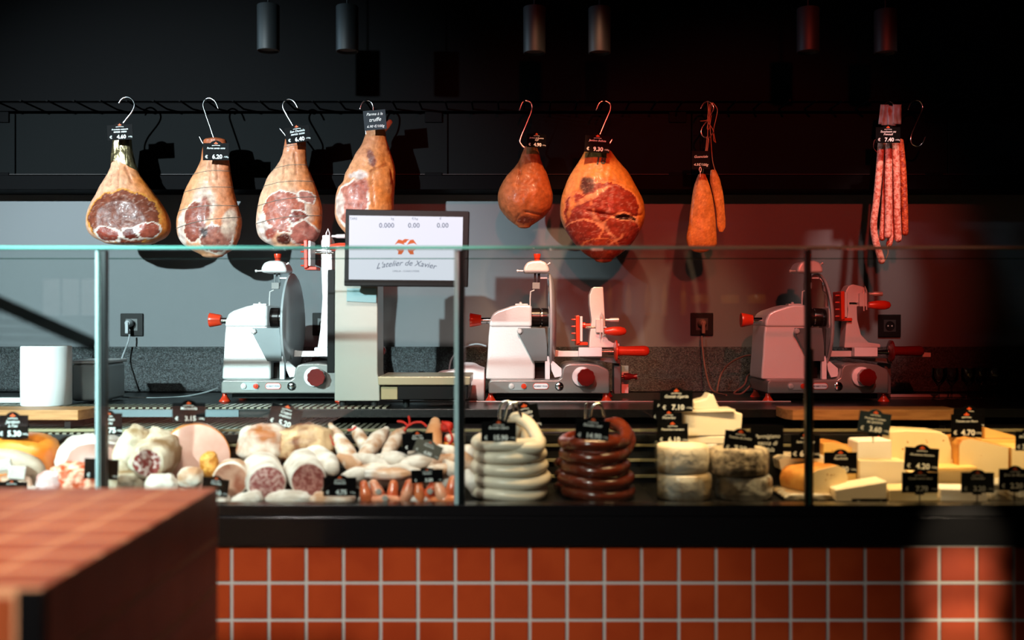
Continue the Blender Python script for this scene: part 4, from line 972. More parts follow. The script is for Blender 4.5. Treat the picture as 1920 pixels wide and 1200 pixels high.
# left end: cut hams
t = thing('cooked_ham', 'cut ham with bright orange rind at the left end of the case', 'ham', tuple(P(50, 870, 3.06)))
lump('body', None, None, 42, 868, 140, 110, 3.08, m_orange, dep=0.20, seed=3, namp=0.05, parent=t, rest=ZD)
lump('cut_face', None, None, 14, 885, 150, 92, 3.0, fm('grey_pink_face', '#6e5a4a', '#a08a76', 8, 0.35, 0.65, bump=0.05), dep=0.045, rot=-14, seed=5, namp=0.04, parent=t)
t = thing('cooked_ham', 'pink cooked ham half with a white fat rim behind the left post', 'ham', tuple(P(180, 870, 3.05)))
lump('rim', None, None, 178, 876, 140, 126, 3.09, m_lard, dep=0.17, seed=8, namp=0.04, parent=t, rest=ZD)
lump('cut_face', None, None, 184, 884, 122, 112, 3.045, fm('ham_face', '#8e6a60', '#ae8a80', 7, 0.3, 0.7, bump=0.05), dep=0.12, seed=9, namp=0.03, parent=t, rest=ZD)
for i, (x, y, w_, h_, r_) in enumerate([(32, 886, 30, 24, 8), (56, 922, 22, 20, 5), (8, 872, 26, 20, -10)]):
    s = 2.9/F; c = P(x, y, 2.9)
    M = Matrix.Translation(c) @ Matrix.Rotation(math.radians(25), 4, 'Z') @ Matrix.Rotation(math.radians(r_), 4, 'Y')
    o = MB().box(-w_*s/2, w_*s/2, -0.015, 0.02, -h_*s/2, h_*s/2, M).build('lard_cube', m_lard, None, bevel=0.004)
    tag(o, ['white cube of lard in front of the orange ham', 'small white cube of lard lowest at the left', 'white cube of lard at the left frame edge'][i], 'lard', 'cubes of lard at the left end')
lump('shredded_salad', 'heap of orange shredded meat below the pink ham', 'salad', 140, 900, 100, 60, 2.93, fm('orange_shreds', '#c2420f', '#f0b9a0', 50, 0.4, 0.6, bump=1.0, bs=50), dep=0.12, seed=4, namp=0.15, rest=ZD, group=GM)
lump('meat_chunk', 'pink meat chunk beside the white cubes at the left', 'meat', 92, 905, 46, 44, 2.88, fm('pink_meat', '#c08a86', '#e0c4c4', 20), dep=0.05, seed=6, rest=ZD)
lump('meat_chunk', 'pale brown chunk of meat behind the white cubes', 'meat', 25, 915, 70, 50, 2.92, fm('brown_meat', '#a5603a', '#e0c4b0', 20), dep=0.06, seed=7, rest=ZD)
# big netted sausage
t = log('netted_sausage', 'large netted white sausage with a coarse red cut face at the left', 'sausage', 276, 868, 32, 2.90, (300, 846, 3.04), m_net, m_salface2, r2=46, wob=0.10, rim=0.86)
lump('second_lobe', None, None, 252, 848, 66, 100, 3.02, m_net, dep=0.12, seed=12, namp=0.10, rot=-18, parent=t)
lump('netted_sausage', 'pale floury sausage lying under the large netted one', 'sausage', 240, 905, 80, 46, 2.96, m_net, dep=0.12, seed=13, namp=0.08, rest=ZD)
log('mortadella', 'big pink mortadella cut face with an orange rim', 'mortadella', 366, 859, 64, 3.04, (366, 856, 3.12), m_orange, m_pink, wob=0.0, n=64, rim=1.03)
for i, (x, y, w_, h_) in enumerate([(303, 912, 62, 48), (357, 895, 46, 38), (338, 925, 52, 40), (210, 918, 54, 36)]):
    lump('small_sausage', ['round white moulded small sausage above the blurred counter edge', 'small marbled sausage end in front of the mortadella', 'small marbled sausage half hidden by the blurred counter', 'small beige sausage right of the left post'][i], 'sausage', x, y, w_, h_, 2.89+0.02*i, [m_flour, m_flour2, m_flour2, m_net][i], dep=0.07, seed=20+i, rest=ZD, group='small dry sausages at the left')
lump('breaded_piece', 'golden breaded piece in front of the mortadella', 'meat', 393, 872, 34, 50, 2.98, fm('breading', '#b8701c', '#dfa24a', 60, bump=0.9), dep=0.05, seed=31, rest=0.76)
log('terrine', 'round brown terrine slice with a pale top behind the corner of the blurred counter', 'terrine', 432, 900, 33, 2.90, (436, 892, 2.98), m_flour2, m_paté, wob=0.02)
# rosette sausages
log('white_salami', 'white coated salami with a grey pink cut face, left one of two', 'salami', 501, 908, 36, 2.88, (490, 885, 3.02), m_flour, m_salface, r2=39, wob=0.03, rim=0.98)
log('white_salami', 'white coated salami with a red brown cut face, right one of two', 'salami', 578, 900, 33, 2.88, (572, 880, 3.02), m_flour, fm('salami_face_red', '#7d3a36', '#b58078', 110, 0.42, 0.62, bump=0.1, rough=0.4), r2=40, wob=0.03, rim=0.98)
sausage('pale_sausage', 'pale pointed sausage end behind the right white salami', 'sausage', [(590, 858, 3.04), (612, 868, 2.98), (625, 880, 2.92)], [26, 22, 12], m_flour)
for i, (x, y, w_, h_, r_) in enumerate([(415, 942, 34, 26, 0), (463, 938, 60, 32, 14), (540, 938, 84, 38, 0), (622, 938, 86, 34, 0)]):
    lump('wrapped_sausage', ['small wrapped white sausage beside the blurred counter', 'wrapped white sausage below the terrine slice', 'wrapped white sausage between the two cut salamis', 'wrapped beige sausage under the 4.75 tag'][i], 'sausage', x, y, w_, h_, 2.86, m_flour if i != 3 else m_flour2, dep=0.08, rot=r_, seed=40+i, rest=ZD, group='wrapped sausages along the front glass')
lump('aged_ham', 'mottled brown and white aged ham lying at the back', 'ham', 497, 832, 100, 76, 3.10, fm('aged_rind', '#a05a2c', '#d9cfc4', 11, 0.38, 0.6, bump=0.5, bs=30), dep=0.14, seed=51, namp=0.08, rest=0.786)
lump('aged_ham', 'mottled golden cured neck with brown cracks beside the aged ham', 'ham', 575, 835, 110, 76, 3.10, fm('aged_rind_gold', '#6d3410', '#dcb68c', 13, 0.38, 0.58, bump=0.8, bs=30), dep=0.14, seed=54, namp=0.13, rest=0.786)
# dry sausages
ds = [([(620, 797, 3.16), (633, 820, 3.12), (650, 848, 3.05), (664, 874, 2.98)], [5, 13, 17, 11], m_flour2, 'dry sausage with a red tie, leaning leftmost at the back'),
      ([(664, 802, 3.18), (672, 815, 3.16), (682, 832, 3.13), (690, 850, 3.10)], [5, 12, 13, 10], m_flour2, 'short dry sausage standing behind the leaning one'),
      ([(724, 806, 3.16), (707, 826, 3.11), (688, 850, 3.04), (668, 876, 2.97)], [7, 17, 15, 8], m_flour2, 'thick dry sausage leaning to the right at the back'),
      ([(757, 806, 3.16), (745, 820, 3.12), (732, 840, 3.06), (720, 858, 3.0)], [6, 14, 13, 8], m_flour2, 'orange brown dry sausage left of the black tag'),
      ([(735, 818, 3.18), (730, 832, 3.15), (727, 845, 3.12)], [9, 11, 8], m_flour, 'small pale dry sausage between the leaning ones'),
      ([(816, 792, 3.14), (815, 808, 3.12), (812, 826, 3.08), (820, 848, 3.04)], [10, 16, 17, 12], fm('beige_casing', '#c98a5c', '#d9a680', 10), 'beige dry sausage standing behind the tags')]
for pts, r, m, lb in ds: sausage('dry_sausage', lb, 'sausage', pts, r, m, 'dry sausages leaning at the back')
t = thing('red_tie', 'loops of red twine among the dry sausages behind the black tag', 'twine', tuple(P(770, 795, 3.1)))
for pts in ([(745, 790), (757, 792), (765, 798), (775, 793), (790, 792), (800, 800)], [(766, 780), (768, 792), (762, 802), (758, 808)], [(828, 790), (838, 800), (845, 812), (848, 824), (842, 836), (850, 846)], [(610, 806), (616, 812), (622, 828), (626, 835)], [(652, 806), (660, 806), (668, 800)]):
    MB().tube([P(x, y, 3.08) for x, y in pts], 0.0032, 8, smooth=6).build('strand', m_redstr, t)
for i, (x, y) in enumerate([(838, 800), (845, 822), (842, 836)]):
    lump('pickled_pepper', ['red pepper piece topmost at the middle post', 'red and white pepper piece beside the middle post', 'orange pepper piece lowest of three at the middle post'][i], 'pepper', x, y, 24, 20, 3.10, [m_redstr, fm('pepper_mix', '#b8240e', '#e8d8c8', 40), m_knot][i], seed=60+i, group='pepper pieces at the middle post', rest=0.786)
# the heap of floury sausages
random.seed(21)
heap = [(660, 872, 56, -35), (700, 868, 70, -20), (742, 862, 66, -8), (700, 884, 84, 4), (775, 870, 70, 10), (800, 856, 60, -12), (830, 868, 62, 18), (846, 852, 50, -30), (752, 886, 80, -4), (815, 888, 64, 24), (668, 892, 60, 10), (850, 884, 44, -50), (876, 870, 54, -60), (880, 850, 40, -25), (884, 905, 40, -70)]
names = ['at the left end', 'second from the left', 'below the red ties', 'long and low', 'in the middle', 'behind the grey tag', 'right of the grey tag', 'touching the post', 'under the grey tag', 'above the lower tag', 'lowest at the left', 'lower right beside the post', 'right of the middle post', 'topmost right of the post', 'lowest right of the post']
for i, (x, y, ln, an) in enumerate(heap):
    Y = 2.93+0.018*(905-y)/10; a = math.radians(an); dx, dy = math.cos(a)*ln/2, -math.sin(a)*ln/2
    sausage('floury_sausage', 'white floury sausage of the heap, '+names[i], 'sausage', [(x-dx, y-dy, Y), (x, y-2, Y-0.01), (x+dx, y+dy, Y)], [7, 14.5, 8], m_flour if i % 3 else m_flour2, 'white floury sausages heaped in the middle')
# a supporting layer of sausages below the heap
low = [(695, 905, 70, 0), (760, 905, 70, 5), (825, 905, 60, -5), (650, 905, 40, 10)]
for i, (x, y, ln, an) in enumerate(low):
    sausage('floury_sausage', ['white floury sausage in the lower layer, left of centre', 'white floury sausage in the lower layer, centre', 'white floury sausage in the lower layer, right', 'white floury sausage in the lower layer, far left'][i], 'sausage', [(x-ln/2, y, 2.99), (x, y, 2.98), (x+ln/2, y, 2.99)], [8, 17, 9], m_flour, 'white floury sausages heaped in the middle')
# vacuum packed sausages along the glass
pk = [(686, 930, -80, 1), (710, 926, -65, 0), (736, 930, 85, 1), (762, 928, 75, 0), (786, 930, -85, 1), (806, 925, 62, 1), (828, 928, -70, 0), (846, 922, 80, 1), (700, 946, 5, 2), (722, 948, -5, 0), (775, 947, 8, 2), (800, 946, -6, 0), (836, 946, 4, 1)]
pn = ['first from the left', 'second from the left', 'third from the left', 'left of the middle', 'in the middle', 'below the lower tag', 'right of the lower tag', 'beside the middle post', 'lying low at the left', 'lying low, second', 'lying low with white label', 'lying low right of the middle', 'lying low at the post']
for i, (x, y, an, k) in enumerate(pk):
    ln = 44; a = math.radians(an); dx, dy = math.cos(a)*ln/2, -math.sin(a)*ln/2; Y = 2.85+0.012*(i % 3)
    if i >= 8: y = 938; dy *= .3
    o = sausage('packed_sausage', 'orange vacuum packed sausage, '+pn[i], 'sausage', [(x-dx, y-dy, Y), (x, y, Y-0.006), (x+dx, y+dy, Y)], [8, 11.5, 9], [m_wrap2, m_wrap, m_lard][k], 'orange vacuum packed sausages along the glass')
    if i % 4 == 1:
        c = P(x, y-4, Y-0.032); MB().lathe([(0.0085, 0), (0.0085, 0.001), (0.005, 0.0015)], c, (0, -1, 0), 16).build('label_disc', mat('grey_label', '#a5a098', 0.5), o)
lump('packed_meat', 'flat orange beige packed meat below the floury heap', 'meat', 727, 888, 90, 22, 2.90, m_wrapw, dep=0.06, seed=71, rest=0.72)

# coiled puddings
def stack(cx, rows, rw, Y0, m, group, lab, kn, seed, dirs, rr=0.0175):
    n = len(rows)
    for i, (y, half, off) in enumerate(rows):
        Yf = Y0+0.0; zc = ZD+rr+0.0005+i*rr*2.02
        cxw = P(cx+off, 0, Yf).x; A = half*Yf/F-rr; B = 0.105; yc = Y0+rr+B
        pts = []; k = 30; a0, a1 = math.radians(38), math.radians(38-330)
        for j in range(k+1):
            a = lerp(a0, a1, j/k); wz = 0.0025*math.sin(a*2+i)+0.0015*math.sin(3*a+seed)
            pts.append(Vector((cxw+A*math.cos(a)*(1+0.04*math.sin(i*2.1)), yc+B*math.sin(a), zc+wz)))
        if i == n-1:
            pts[-1].z += 0.004
        r = [rr*(0.55 if j in (0, k) else (0.85 if j in (1, k-1) else 1.0)) for j in range(k+1)]
        o = MB().tube(pts, r, 16, round_ends=True).build('coiled_pudding', m)
        tag(o, lab+(' coil, lowest of the stack' if i == 0 else ' coil, topmost of the stack' if i == n-1 else ' coil number %s from below in the stack' % ['', 'two', 'three', 'four', 'five', 'six'][i]), 'sausage', group)
        e = MB().tube([pts[0], pts[0]+Vector((0.012, 0.006, 0.004))], [rr*0.6, rr*0.75], 10, round_ends=True).build('knot', kn, o)
        e = MB().tube([pts[-1], pts[-1]+Vector((0.010, -0.004, 0.002))], [rr*0.6, rr*0.5], 10, round_ends=True).build('knot', kn, o)
stack(955, [(937, 76, 0), (914, 77, 3), (889, 79, 0), (865, 73, 1), (843, 72, -2)], 74, 2.835, m_white_s, 'white pudding coils in a stack', 'white pudding', m_knot, 1, 1)
stack(1120, [(937, 73, 8), (915, 74, 4), (893, 71, 3), (872, 69, 0), (850, 66, -3)], 70, 2.835, m_black_s, 'black pudding coils in a stack', 'black pudding', m_black_s, 2, 1)
# the loops that rise to the hooks
sausage('coiled_pudding', 'white pudding arch rising from the stack to its hook', 'sausage', [(905, 846, 2.96), (935, 838, 2.88), (985, 840, 2.86), (1010, 836, 2.88), (1003, 812, 2.93), (988, 792, 2.97), (968, 783, 3.0), (958, 790, 3.02)], [8, 12, 12.5, 12.5, 12, 12, 11, 7], m_white_s, 'white pudding coils in a stack')
sausage('coiled_pudding', 'inner white pudding strand behind the 15.90 tag', 'sausage', [(955, 838, 3.02), (963, 815, 3.02), (972, 800, 3.03), (980, 812, 3.04), (990, 838, 3.04)], [8, 10, 10, 10, 8], m_white_s, 'white pudding coils in a stack')
sausage('coiled_pudding', 'black pudding arch behind the 14.90 tag', 'sausage', [(1060, 836, 2.9), (1090, 826, 2.87), (1130, 826, 2.87), (1165, 830, 2.92), (1174, 812, 2.98), (1160, 795, 3.02), (1140, 792, 3.04)], [8, 12, 12.5, 12, 12, 12, 8], m_black_s, 'black pudding coils in a stack')
sausage('coiled_pudding', 'second black pudding strand at the right of the stack', 'sausage', [(1172, 846, 2.98), (1182, 826, 3.03), (1172, 806, 3.08), (1150, 800, 3.1)], [11, 11, 11, 8], m_black_s, 'black pudding coils in a stack')
for i, y in enumerate([868, 889, 912]):
    sausage('coiled_pudding', ['upper loose end of black pudding left of the stack', 'middle loose end of black pudding left of the stack', 'lowest loose end of black pudding left of the stack'][i], 'sausage', [(1046, y, 3.06), (1056, y-2, 3.02), (1075, y+2, 3.0)], [8, 11, 11], m_black_s, 'black pudding coils in a stack')
def shook(label, pts, Y): 
    o = MB().tube([P(x, y, Y) for x, y in pts], 0.0042, 10, smooth=7, round_ends=True).build('pudding_hook', m_chrome); tag(o, label, 'hook', 'steel hooks over the pudding coils')
shook('steel hook at the left over the white pudding', [(938, 800, 0)[:2], (936, 775), (940, 758), (950, 752), (960, 757), (966, 775)], 3.00)
shook('steel hook at the right over the white pudding', [(944, 790), (950, 765), (960, 755), (970, 758), (975, 775), (982, 792)], 2.97)
shook('steel hook over the black pudding, behind its tag', [(1105, 800), (1108, 770), (1118, 757), (1128, 762), (1133, 780)], 2.98)
shook('straight steel hook end left of the black pudding tag', [(1099, 796), (1098, 775), (1099, 757)], 3.0)

# clear divider
X = 0.398
o = MB().box(X, X+0.004, 2.83, 3.19, ZD, 0.944).build('clear_divider', m_clear, None, smooth=False)
tag(o, 'clear acrylic divider between the puddings and the cheeses', 'divider')
# cheeses
def wheel(name, label, cx, y0, y1, r, Yc, m, group, z0, h, top=None, cat='cheese'):
    R = r*(Yc-r*Yc/F)/F; c = Vector((P(cx, 0, Yc-R).x, Yc, z0))
    mb = MB().lathe([(R*0.9, 0), (R*0.98, 0.006), (R, h*0.3), (R, h*0.7), (R*0.98, h-0.006), (R*0.9, h), (R*0.3, h+0.001)], c, (0, 0, 1), 56)
    for i, p in enumerate(mb.v):
        d = Vector((p.x-c.x, p.y-c.y, 0)); mb.v[i] = p+d*0.03*noise.noise(p*22)
    o = mb.build(name, m, None, sharp=70); tag(o, label, cat, group); return o
wheel('round_cheese', 'small wrapped round cheese under the white rind one', 1291, 0, 0, 55, 2.935, m_foil, 'small round cheeses in two stacks', ZD+0.0005, 0.074)
wheel('round_cheese', 'small round cheese with white and brown rind on a wrapped one', 1287, 0, 0, 52, 2.935, m_rindw, 'small round cheeses in two stacks', ZD+0.0765, 0.077)
wheel('round_cheese', 'small wrapped grey round cheese under the grey rind one', 1406, 0, 0, 55, 2.935, fm('clear_wrap_grey', '#5c5448', '#c9ccc8', 18, 0.4, 0.6, bump=1.0, bs=30, rough=0.2, coat=0.8), 'small round cheeses in two stacks', ZD+0.0005, 0.068)
wheel('round_cheese', 'small round cheese with speckled grey rind on a wrapped one', 1398, 0, 0, 57, 2.935, m_rindg, 'small round cheeses in two stacks', ZD+0.0705, 0.074)
def cheese(name, label, pts, Y0, dep, m, mr=None, group=None, yaw=0, bevel=0.004, holes=0, base=None):
    q = [(P(x, y, Y0).x, P(x, y, Y0).z) for x, y in pts]
    if base is not None: zmin = min(z for _, z in q); q = [(x, base if abs(z-zmin) < 0.012 else z) for x, z in q]
    cx = sum(x for x, _ in q)/len(q); t = thing(name, label, 'cheese', (cx, Y0, min(z for _, z in q)), group)
    M = Matrix.Translation((cx, Y0+dep/2, 0)) @ Matrix.Rotation(math.radians(yaw), 4, 'Z') @ Matrix.Translation((-cx, -Y0-dep/2, 0))
    MB().prism(q, Y0, Y0+dep, M).build('body', mr or m, t, bevel=bevel)
    if mr or holes:
        cz = sum(z for _, z in q)/len(q); k = 0.95 if mr else 0.9
        zb = min(z for _, z in q)
        if mr: MB().prism([(cx+(x-cx)*k, cz+(z-cz)*k) for x, z in q], Y0-0.0012, Y0+0.0005, M).build('cut_face', m, t, bevel=0)
        random.seed(int(cx*1000) % 97); mb = MB()
        x0, x1 = min(x for x, _ in q), max(x for x, _ in q); z0, z1 = min(z for _, z in q), max(z for _, z in q)
        for _ in range(holes):
            hx, hz = lerp(x0, x1, random.uniform(.12, .88)), lerp(z0, z1, random.uniform(.15, .8)); r = random.uniform(0.0012, 0.0030)
            mb.lathe([(r, 0), (r*.8, 0.0006)], (hx, Y0-0.0014, hz), (0, -1, 0), 8, M)
        if holes: mb.build('holes', m_hole, t)
    return t
GC = 'pieces of cheese in the display case'
cheese('butter_slab', 'lowest pale slab under the big butter block', [(1238, 846), (1238, 836), (1345, 832), (1345, 846)], 3.06, 0.14, m_chw, group=GC, base=0.8225)
cheese('butter_slab', 'flat cream slab directly under the big butter block', [(1290, 833), (1288, 818), (1360, 818), (1360, 833)], 3.06, 0.12, m_pale, group=GC)
cheese('butter_block', 'big pale block of butter stacked behind the small round cheeses', [(1277, 818), (1276, 774), (1370, 772), (1391, 776), (1388, 818)], 3.06, 0.12, m_pale, group=GC, yaw=4)
cheese('butter_slab', 'thin pale slab sticking out left of the butter block', [(1258, 775), (1258, 769), (1378, 768), (1380, 772)], 3.05, 0.11, m_pale, group=GC, bevel=0.001)
cheese('cheese_wedge', 'pale wedge of cheese standing upright on top of the butter', [(1300, 768), (1301, 754), (1324, 748), (1331, 738), (1338, 740), (1350, 768)], 3.07, 0.08, m_pale, group=GC)
cheese('cheese_wedge', 'grey rinded flat cheese half between the stacks and the dark post', [(1462, 888), (1458, 862), (1470, 856), (1555, 858), (1562, 868), (1560, 888)], 3.0, 0.13, m_pale, m_rindg, group=GC, base=0.78)
cheese('cheese_loaf', 'rounded yellow half cheese with smooth rind in front of the dark post', [(1492, 925), (1487, 905), (1492, 888), (1508, 880), (1560, 873), (1580, 882), (1586, 900), (1578, 918), (1555, 924), (1515, 929)], 2.90, 0.13, m_cream, m_rindo, group=GC, yaw=24, bevel=0.012, holes=5)
cheese('cheese_wedge', 'wrapped cheese lying under the rounded yellow half', [(1472, 948), (1470, 932), (1480, 926), (1560, 926), (1568, 948)], 2.87, 0.16, m_foil, group=GC, base=ZD+.0005, bevel=0.008)
cheese('cheese_wedge', 'yellow cheese wedge with arched top behind the .90 tag', [(1542, 862), (1543, 831), (1560, 829), (1585, 833), (1594, 839), (1608, 839), (1608, 862)], 3.05, 0.10, m_yel, m_rindo, group=GC, holes=2, base=0.7755)
cheese('cheese_block', 'bright white block of cheese under the 3.60 tag', [(1608, 861), (1608, 829), (1612, 826), (1672, 825), (1673, 861)], 3.0, 0.09, m_chw, group=GC, base=0.81)
cheese('cheese_wedge', 'large pale yellow cheese with small holes right of the white block', [(1668, 862), (1668, 809), (1700, 807), (1765, 810), (1778, 818), (1785, 840), (1785, 862)], 3.04, 0.12, m_cream, m_cream, group=GC, holes=14, base=0.7755)
cheese('cheese_block', 'cream block of cheese below the bright white block', [(1610, 899), (1610, 862), (1700, 864), (1700, 899)], 2.97, 0.12, m_pale, m_cream, group=GC, base=0.7115)
cheese('cheese_block', 'narrow yellow cheese end left of the cream block', [(1585, 899), (1588, 864), (1607, 862), (1607, 899)], 2.98, 0.10, m_yel, group=GC, base=0.7115)
cheese('cheese_block', 'cream cheese slab in the front row right of the dark post', [(1568, 948), (1566, 918), (1664, 902), (1664, 948)], 2.86, 0.09, m_pale, group=GC, base=0.7115)
cheese('cheese_block', 'cream cheese block in the front row under the 7.70 tag', [(1668, 948), (1667, 918), (1758, 914), (1760, 948)], 2.855, 0.09, m_cream, group=GC, base=0.7115)
cheese('cheese_block', 'pale wrapped cheese block in the front row under the 3.20 tag', [(1764, 948), (1764, 916), (1852, 918), (1853, 948)], 2.855, 0.09, m_chw, group=GC, base=0.7115)
cheese('cheese_block', 'wrapped cheese at the right end of the front row', [(1857, 948), (1857, 905), (1935, 903), (1935, 948)], 2.855, 0.09, m_foil, group=GC, base=0.7115, bevel=0.008)
cheese('cheese_wedge', 'yellow cheese block behind the 7.70 and 3.20 tags', [(1706, 915), (1706, 884), (1735, 878), (1832, 876), (1834, 915)], 2.965, 0.07, m_cream, group=GC, base=0.7115)
cheese('cheese_wedge', 'flat yellow slice lying on the block behind the 3.20 tag', [(1735, 883), (1735, 879), (1832, 875.5), (1832, 882)], 2.955, 0.10, m_yel, group=GC, bevel=0.001)
cheese('cheese_wedge', 'cream cheese under the 4.20 tag at the middle right', [(1700, 880), (1700, 862), (1815, 861), (1824, 872), (1830, 880)], 3.04, 0.11, m_cream, group=GC, base=0.7755)
cheese('cheese_wedge', 'large cheese with grey speckled top rind at the right', [(1797, 876), (1797, 834), (1803, 824), (1820, 821), (1893, 838), (1893, 876)], 3.0, 0.12, m_cream, m_rindo, group=GC, holes=5, base=0.7115)
o = cheese('cheese_wedge', 'yellow cheese standing at the right frame edge', [(1896, 880), (1896, 838), (1935, 838), (1935, 880)], 3.0, 0.12, m_cream, m_yel, group=GC, base=0.7115)
cheese('cheese_wedge', 'orange cheese wedge with brown rind on top at the right end', [(1845, 822), (1845, 801), (1900, 816), (1913, 822)], 3.10, 0.09, m_yel, m_rindo, group=GC, bevel=0.001)
cheese('cheese_wedge', 'thin yellow cheese wedge below the orange one at the right', [(1840, 833), (1840, 823.5), (1914, 823.5), (1918, 834)], 3.09, 0.10, m_yel, group=GC, bevel=0.001)
cheese('cheese_block', 'yellow cheese end filling the row under the thin wedge at the right', [(1840, 870), (1840, 834.5), (1925, 834.5), (1925, 870)], 3.125, 0.07, m_yel, group=GC, base=0.8005)
# tags in the case
price_tag(24, 797, 58, 50, 3.0, ['Jambon', 'à l\'os'], '5.30', 'black price tag 5.30 at the left frame edge')
price_tag(203, 792, 52, 46, 3.0, ['Jambon', 'blanc'], '1.75', 'black price tag .75 behind the left post')
price_tag(354, 771, 62, 42, 3.05, ['Mortadella'], '3.15', 'black price tag 3.15 over the mortadella', stake=0.06)
price_tag(190, 877, 64, 44, 2.80, [''], '1.60', 'black price tag .60 leaning at the left post', tilt=-3)
price_tag(404, 911, 50, 38, 2.82, ['Terrine'], '2.80', 'black tilted price tag beside the corner of the blurred counter', tilt=-8)
price_tag(535, 779, 60, 46, 3.14, ['Coppa', 'maison'], '5.20', 'dark price tag tilted behind the aged ham', tilt=-16, stake=0.05)
price_tag(637, 910, 62, 40, 2.82, ['Rosette'], '4.75', 'black price tag 4.75 right of the two cut salamis')
price_tag(783, 826, 58, 38, 2.98, ['Chorizo'], '3.80', 'black price tag in front of the red ties', tilt=2)
price_tag(803, 840, 52, 30, 2.92, ['Saucisson'], '4.00', 'grey see-through price tag tilted over the black one', tilt=-22, mt=mat('tag_grey', '#55534a', 0.4))
price_tag(801, 891, 60, 28, 2.84, ['Saucisse'], '3.50', 'black price tag low in the floury heap', tilt=2)
price_tag(935, 807, 66, 42, 2.84, ['Boudin blanc'], '15.90', 'black price tag 15.90 on the white pudding')
price_tag(986, 780, 50, 54, 3.08, ['Boudin', 'de foie'], '9.80', 'black price tag behind the white pudding', tilt=10)
price_tag(1111, 803, 64, 44, 2.82, ['Boudin noir'], '14.90', 'black price tag 14.90 on the black pudding', tilt=-6)
price_tag(1268, 749, 62, 46, 3.03, ['Comté d\'garde'], '7.10', 'black price tag 7.10, highest over the butter block')
price_tag(1246, 767, 44, 46, 3.06, ['Pecorino'], '5.40', 'black price tag half hidden left of the 7.10 tag', tilt=-3)
price_tag(1254, 788, 50, 40, 3.03, ['Pecorino', ''], '6.30', 'black price tag half hidden above the 6.10 tag')
price_tag(1261, 810, 58, 44, 2.99, ['Pecorino romano'], '6.10', 'black price tag 6.10 above the white rind round cheese')
price_tag(1387, 826, 58, 46, 2.90, ['Tomme de brebis'], '7.20', 'black price tag 7.20 on the grey rind round cheese', tilt=-7)
price_tag(1438, 825, 62, 54, 2.97, ['', 'Parmigiano', 'vacca di', 'bufala'], None, 'black tag written in chalk right of the 7.20 tag', chalk=1)
price_tag(1510, 834, 54, 52, 2.98, ['Saint Nectaire'], '6.85', 'black price tag crossed by the dark post')
price_tag(1576, 865, 62, 46, 2.95, ['Raclette'], '2.90', 'black price tag .90 left of the cream block')
price_tag(1640, 790, 60, 46, 2.95, ['Fromage à raclette', 'au poivre'], '3.60', 'slate grey price tag 3.60 tilted above the white block', tilt=-8, mt=m_slate, stake=0.03)
price_tag(1647, 838, 62, 50, 3.10, [''], '4.10', 'black price tag standing behind the bright white block')
price_tag(1812, 795, 58, 50, 3.04, ['Tomme aux fleurs'], '4.70', 'black price tag 4.70 above the speckled rind cheese')
price_tag(1817, 782, 58, 44, 3.13, ['', ''], '5.10', 'black price tag just behind the 4.70 tag')
price_tag(1728, 858, 64, 50, 2.94, ['Abondance fermière'], '4.20', 'black price tag 4.20 tilted before the large holed cheese', tilt=-4)
price_tag(1725, 902, 68, 44, 2.83, ['Cantal entre deux'], '7.70', 'black price tag 7.70 on a stake in the front row', stake=0.045)
price_tag(1833, 902, 62, 44, 2.83, ['Cheddar'], '3.20', 'reflecting dark price tag 3.20 on a stake in the front row', stake=0.045, mt=mat('tag_gloss', '#262a2c', 0.12))
price_tag(1903, 896, 60, 46, 2.83, ['Brie de Meaux'], '2.20', 'black price tag 2.20 at the right frame edge', stake=0.045)
price_tag(1630, 950, 66, 30, 2.82, ['Tomme de', 'Savoie'], None, 'black chalk tag low behind the glass edge', chalk=1)
price_tag(22, 915, 58, 32, 2.82, [''], '3.10', 'black price tag lowest at the left frame edge')
price_tag(1925, 824, 42, 42, 2.95, ['Mimolette'], '3.90', 'black price tag cut by the right frame edge')
# ------------------------------------------------------------------ goods opposite the counter (mirrored in the glass)
t = thing('retail_shelf', 'dark shelf opposite the counter, seen only as a reflection in the glass', 'shelf', (0.0, -1.0, 1.2))
for a_, b_ in ((-3.3, -2.1), (0.4, 1.9)):
    MB().box(a_, b_, -1.15, -0.92, 1.225, 1.248).build('board', m_dark, t, bevel=0.002)
    for x_ in (a_+0.02, b_-0.04): MB().box(x_, x_+0.02, -1.14, -0.93, 0.0, 1.2245).build('leg', m_dark, t)
VS = 296.0
for i, px in enumerate((92, 128, 164)):
    x_ = (px-960)/VS; w_ = 0.046
    o = MB().prism([(x_-w_, 1.2485), (x_+w_, 1.2485), (x_+w_*0.96, 1.30), (x_+w_*0.92, 1.48), (x_-w_*0.92, 1.48), (x_-w_*0.96, 1.30)], -1.06, -1.0).build('paper_bag', m_paper, None, bevel=0.004)
    tag(o, ['pale bag mirrored in the left glass, leftmost of three', 'pale bag mirrored in the left glass, middle of three', 'pale bag mirrored in the left glass, nearest the left post'][i], 'bag', 'pale bags mirrored in the left glass')
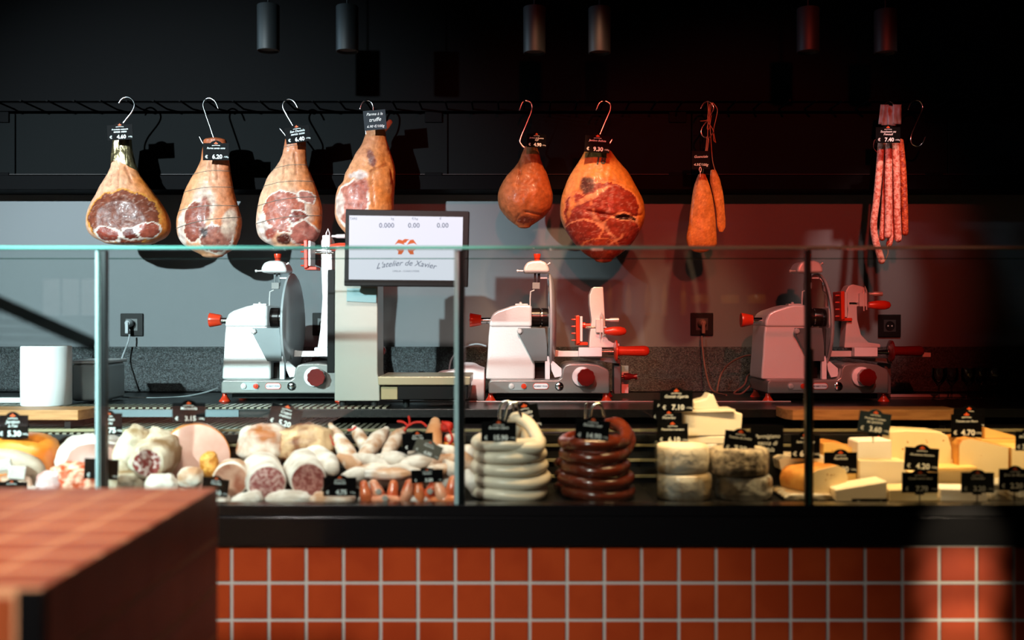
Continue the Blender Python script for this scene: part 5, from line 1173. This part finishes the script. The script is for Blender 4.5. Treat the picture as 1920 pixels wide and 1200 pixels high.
m_bot = mat('oil_bottle', '#c98a2a', 0.2, coat=0.5)
for i, px in enumerate((1144, 1179, 1215, 1247, 1283)):
    x_ = (px-960)/VS
    o = MB().lathe([(0.018, 0), (0.020, 0.004), (0.020, 0.14), (0.008, 0.17), (0.008, 0.20), (0.010, 0.205)], (x_, -1.02, 1.2485), (0, 0, 1), 20).build('bottle', m_bot)
    tag(o, 'golden bottle mirrored in the middle glass, '+['leftmost', 'second from the left', 'in the middle', 'second from the right', 'rightmost'][i]+' of five', 'bottle', 'golden bottles mirrored in the glass')
for i, px in enumerate((1315, 1372, 1422)):
    x_ = (px-960)/VS
    o = MB().lathe([(0.055, 0), (0.060, 0.004), (0.060, 0.05), (0.055, 0.056)], (x_, -1.04, 1.2485+0.075), (0, 0, 1), 24).build('tin', m_bot)
    o2 = MB().lathe([(0.05, 0), (0.05, 0.0745)], (x_, -1.04, 1.2485), (0, 0, 1), 24).build('tin_stand', m_dark, o)
    tag(o, 'yellow tin mirrored left of the dark post, '+['leftmost', 'in the middle', 'rightmost'][i]+' of three', 'tin', 'yellow tins mirrored in the glass')
# unseen mesh screen added outside the left frame edge to shade the wall
t = thing('shadow_mesh', 'unseen wire mesh screen added to cast the sloping shadow on the left wall', 'screen', (-2.2, 3.0, 0.9))
A_, B_ = Vector((-2.40, 3.0, 1.675)), Vector((-1.95, 3.0, 1.475))
MB().tube([A_, B_], 0.020, 10, round_ends=True).build('frame', m_dark, t)
MB().box(-1.965, -1.945, 2.99, 3.01, ZG, 1.472).build('leg', m_dark, t)
mb = MB()
for k in range(24):
    u = k/23; top = A_.lerp(B_, u); mb.tube([top, Vector((top.x+0.10, 3.0, 1.30)) if top.x < -2.05 else Vector((top.x, 3.0, 1.30))], 0.0012, 5)
for k in range(14):
    z_ = 1.30+0.026*k; xr = min(-1.95, -2.40+(1.675-z_)/0.2*0.45); mb.tube([Vector((-2.40, 3.0, z_)), Vector((xr, 3.0, z_-0.01))], 0.0012, 5)
mb.build('mesh', m_steel, t)
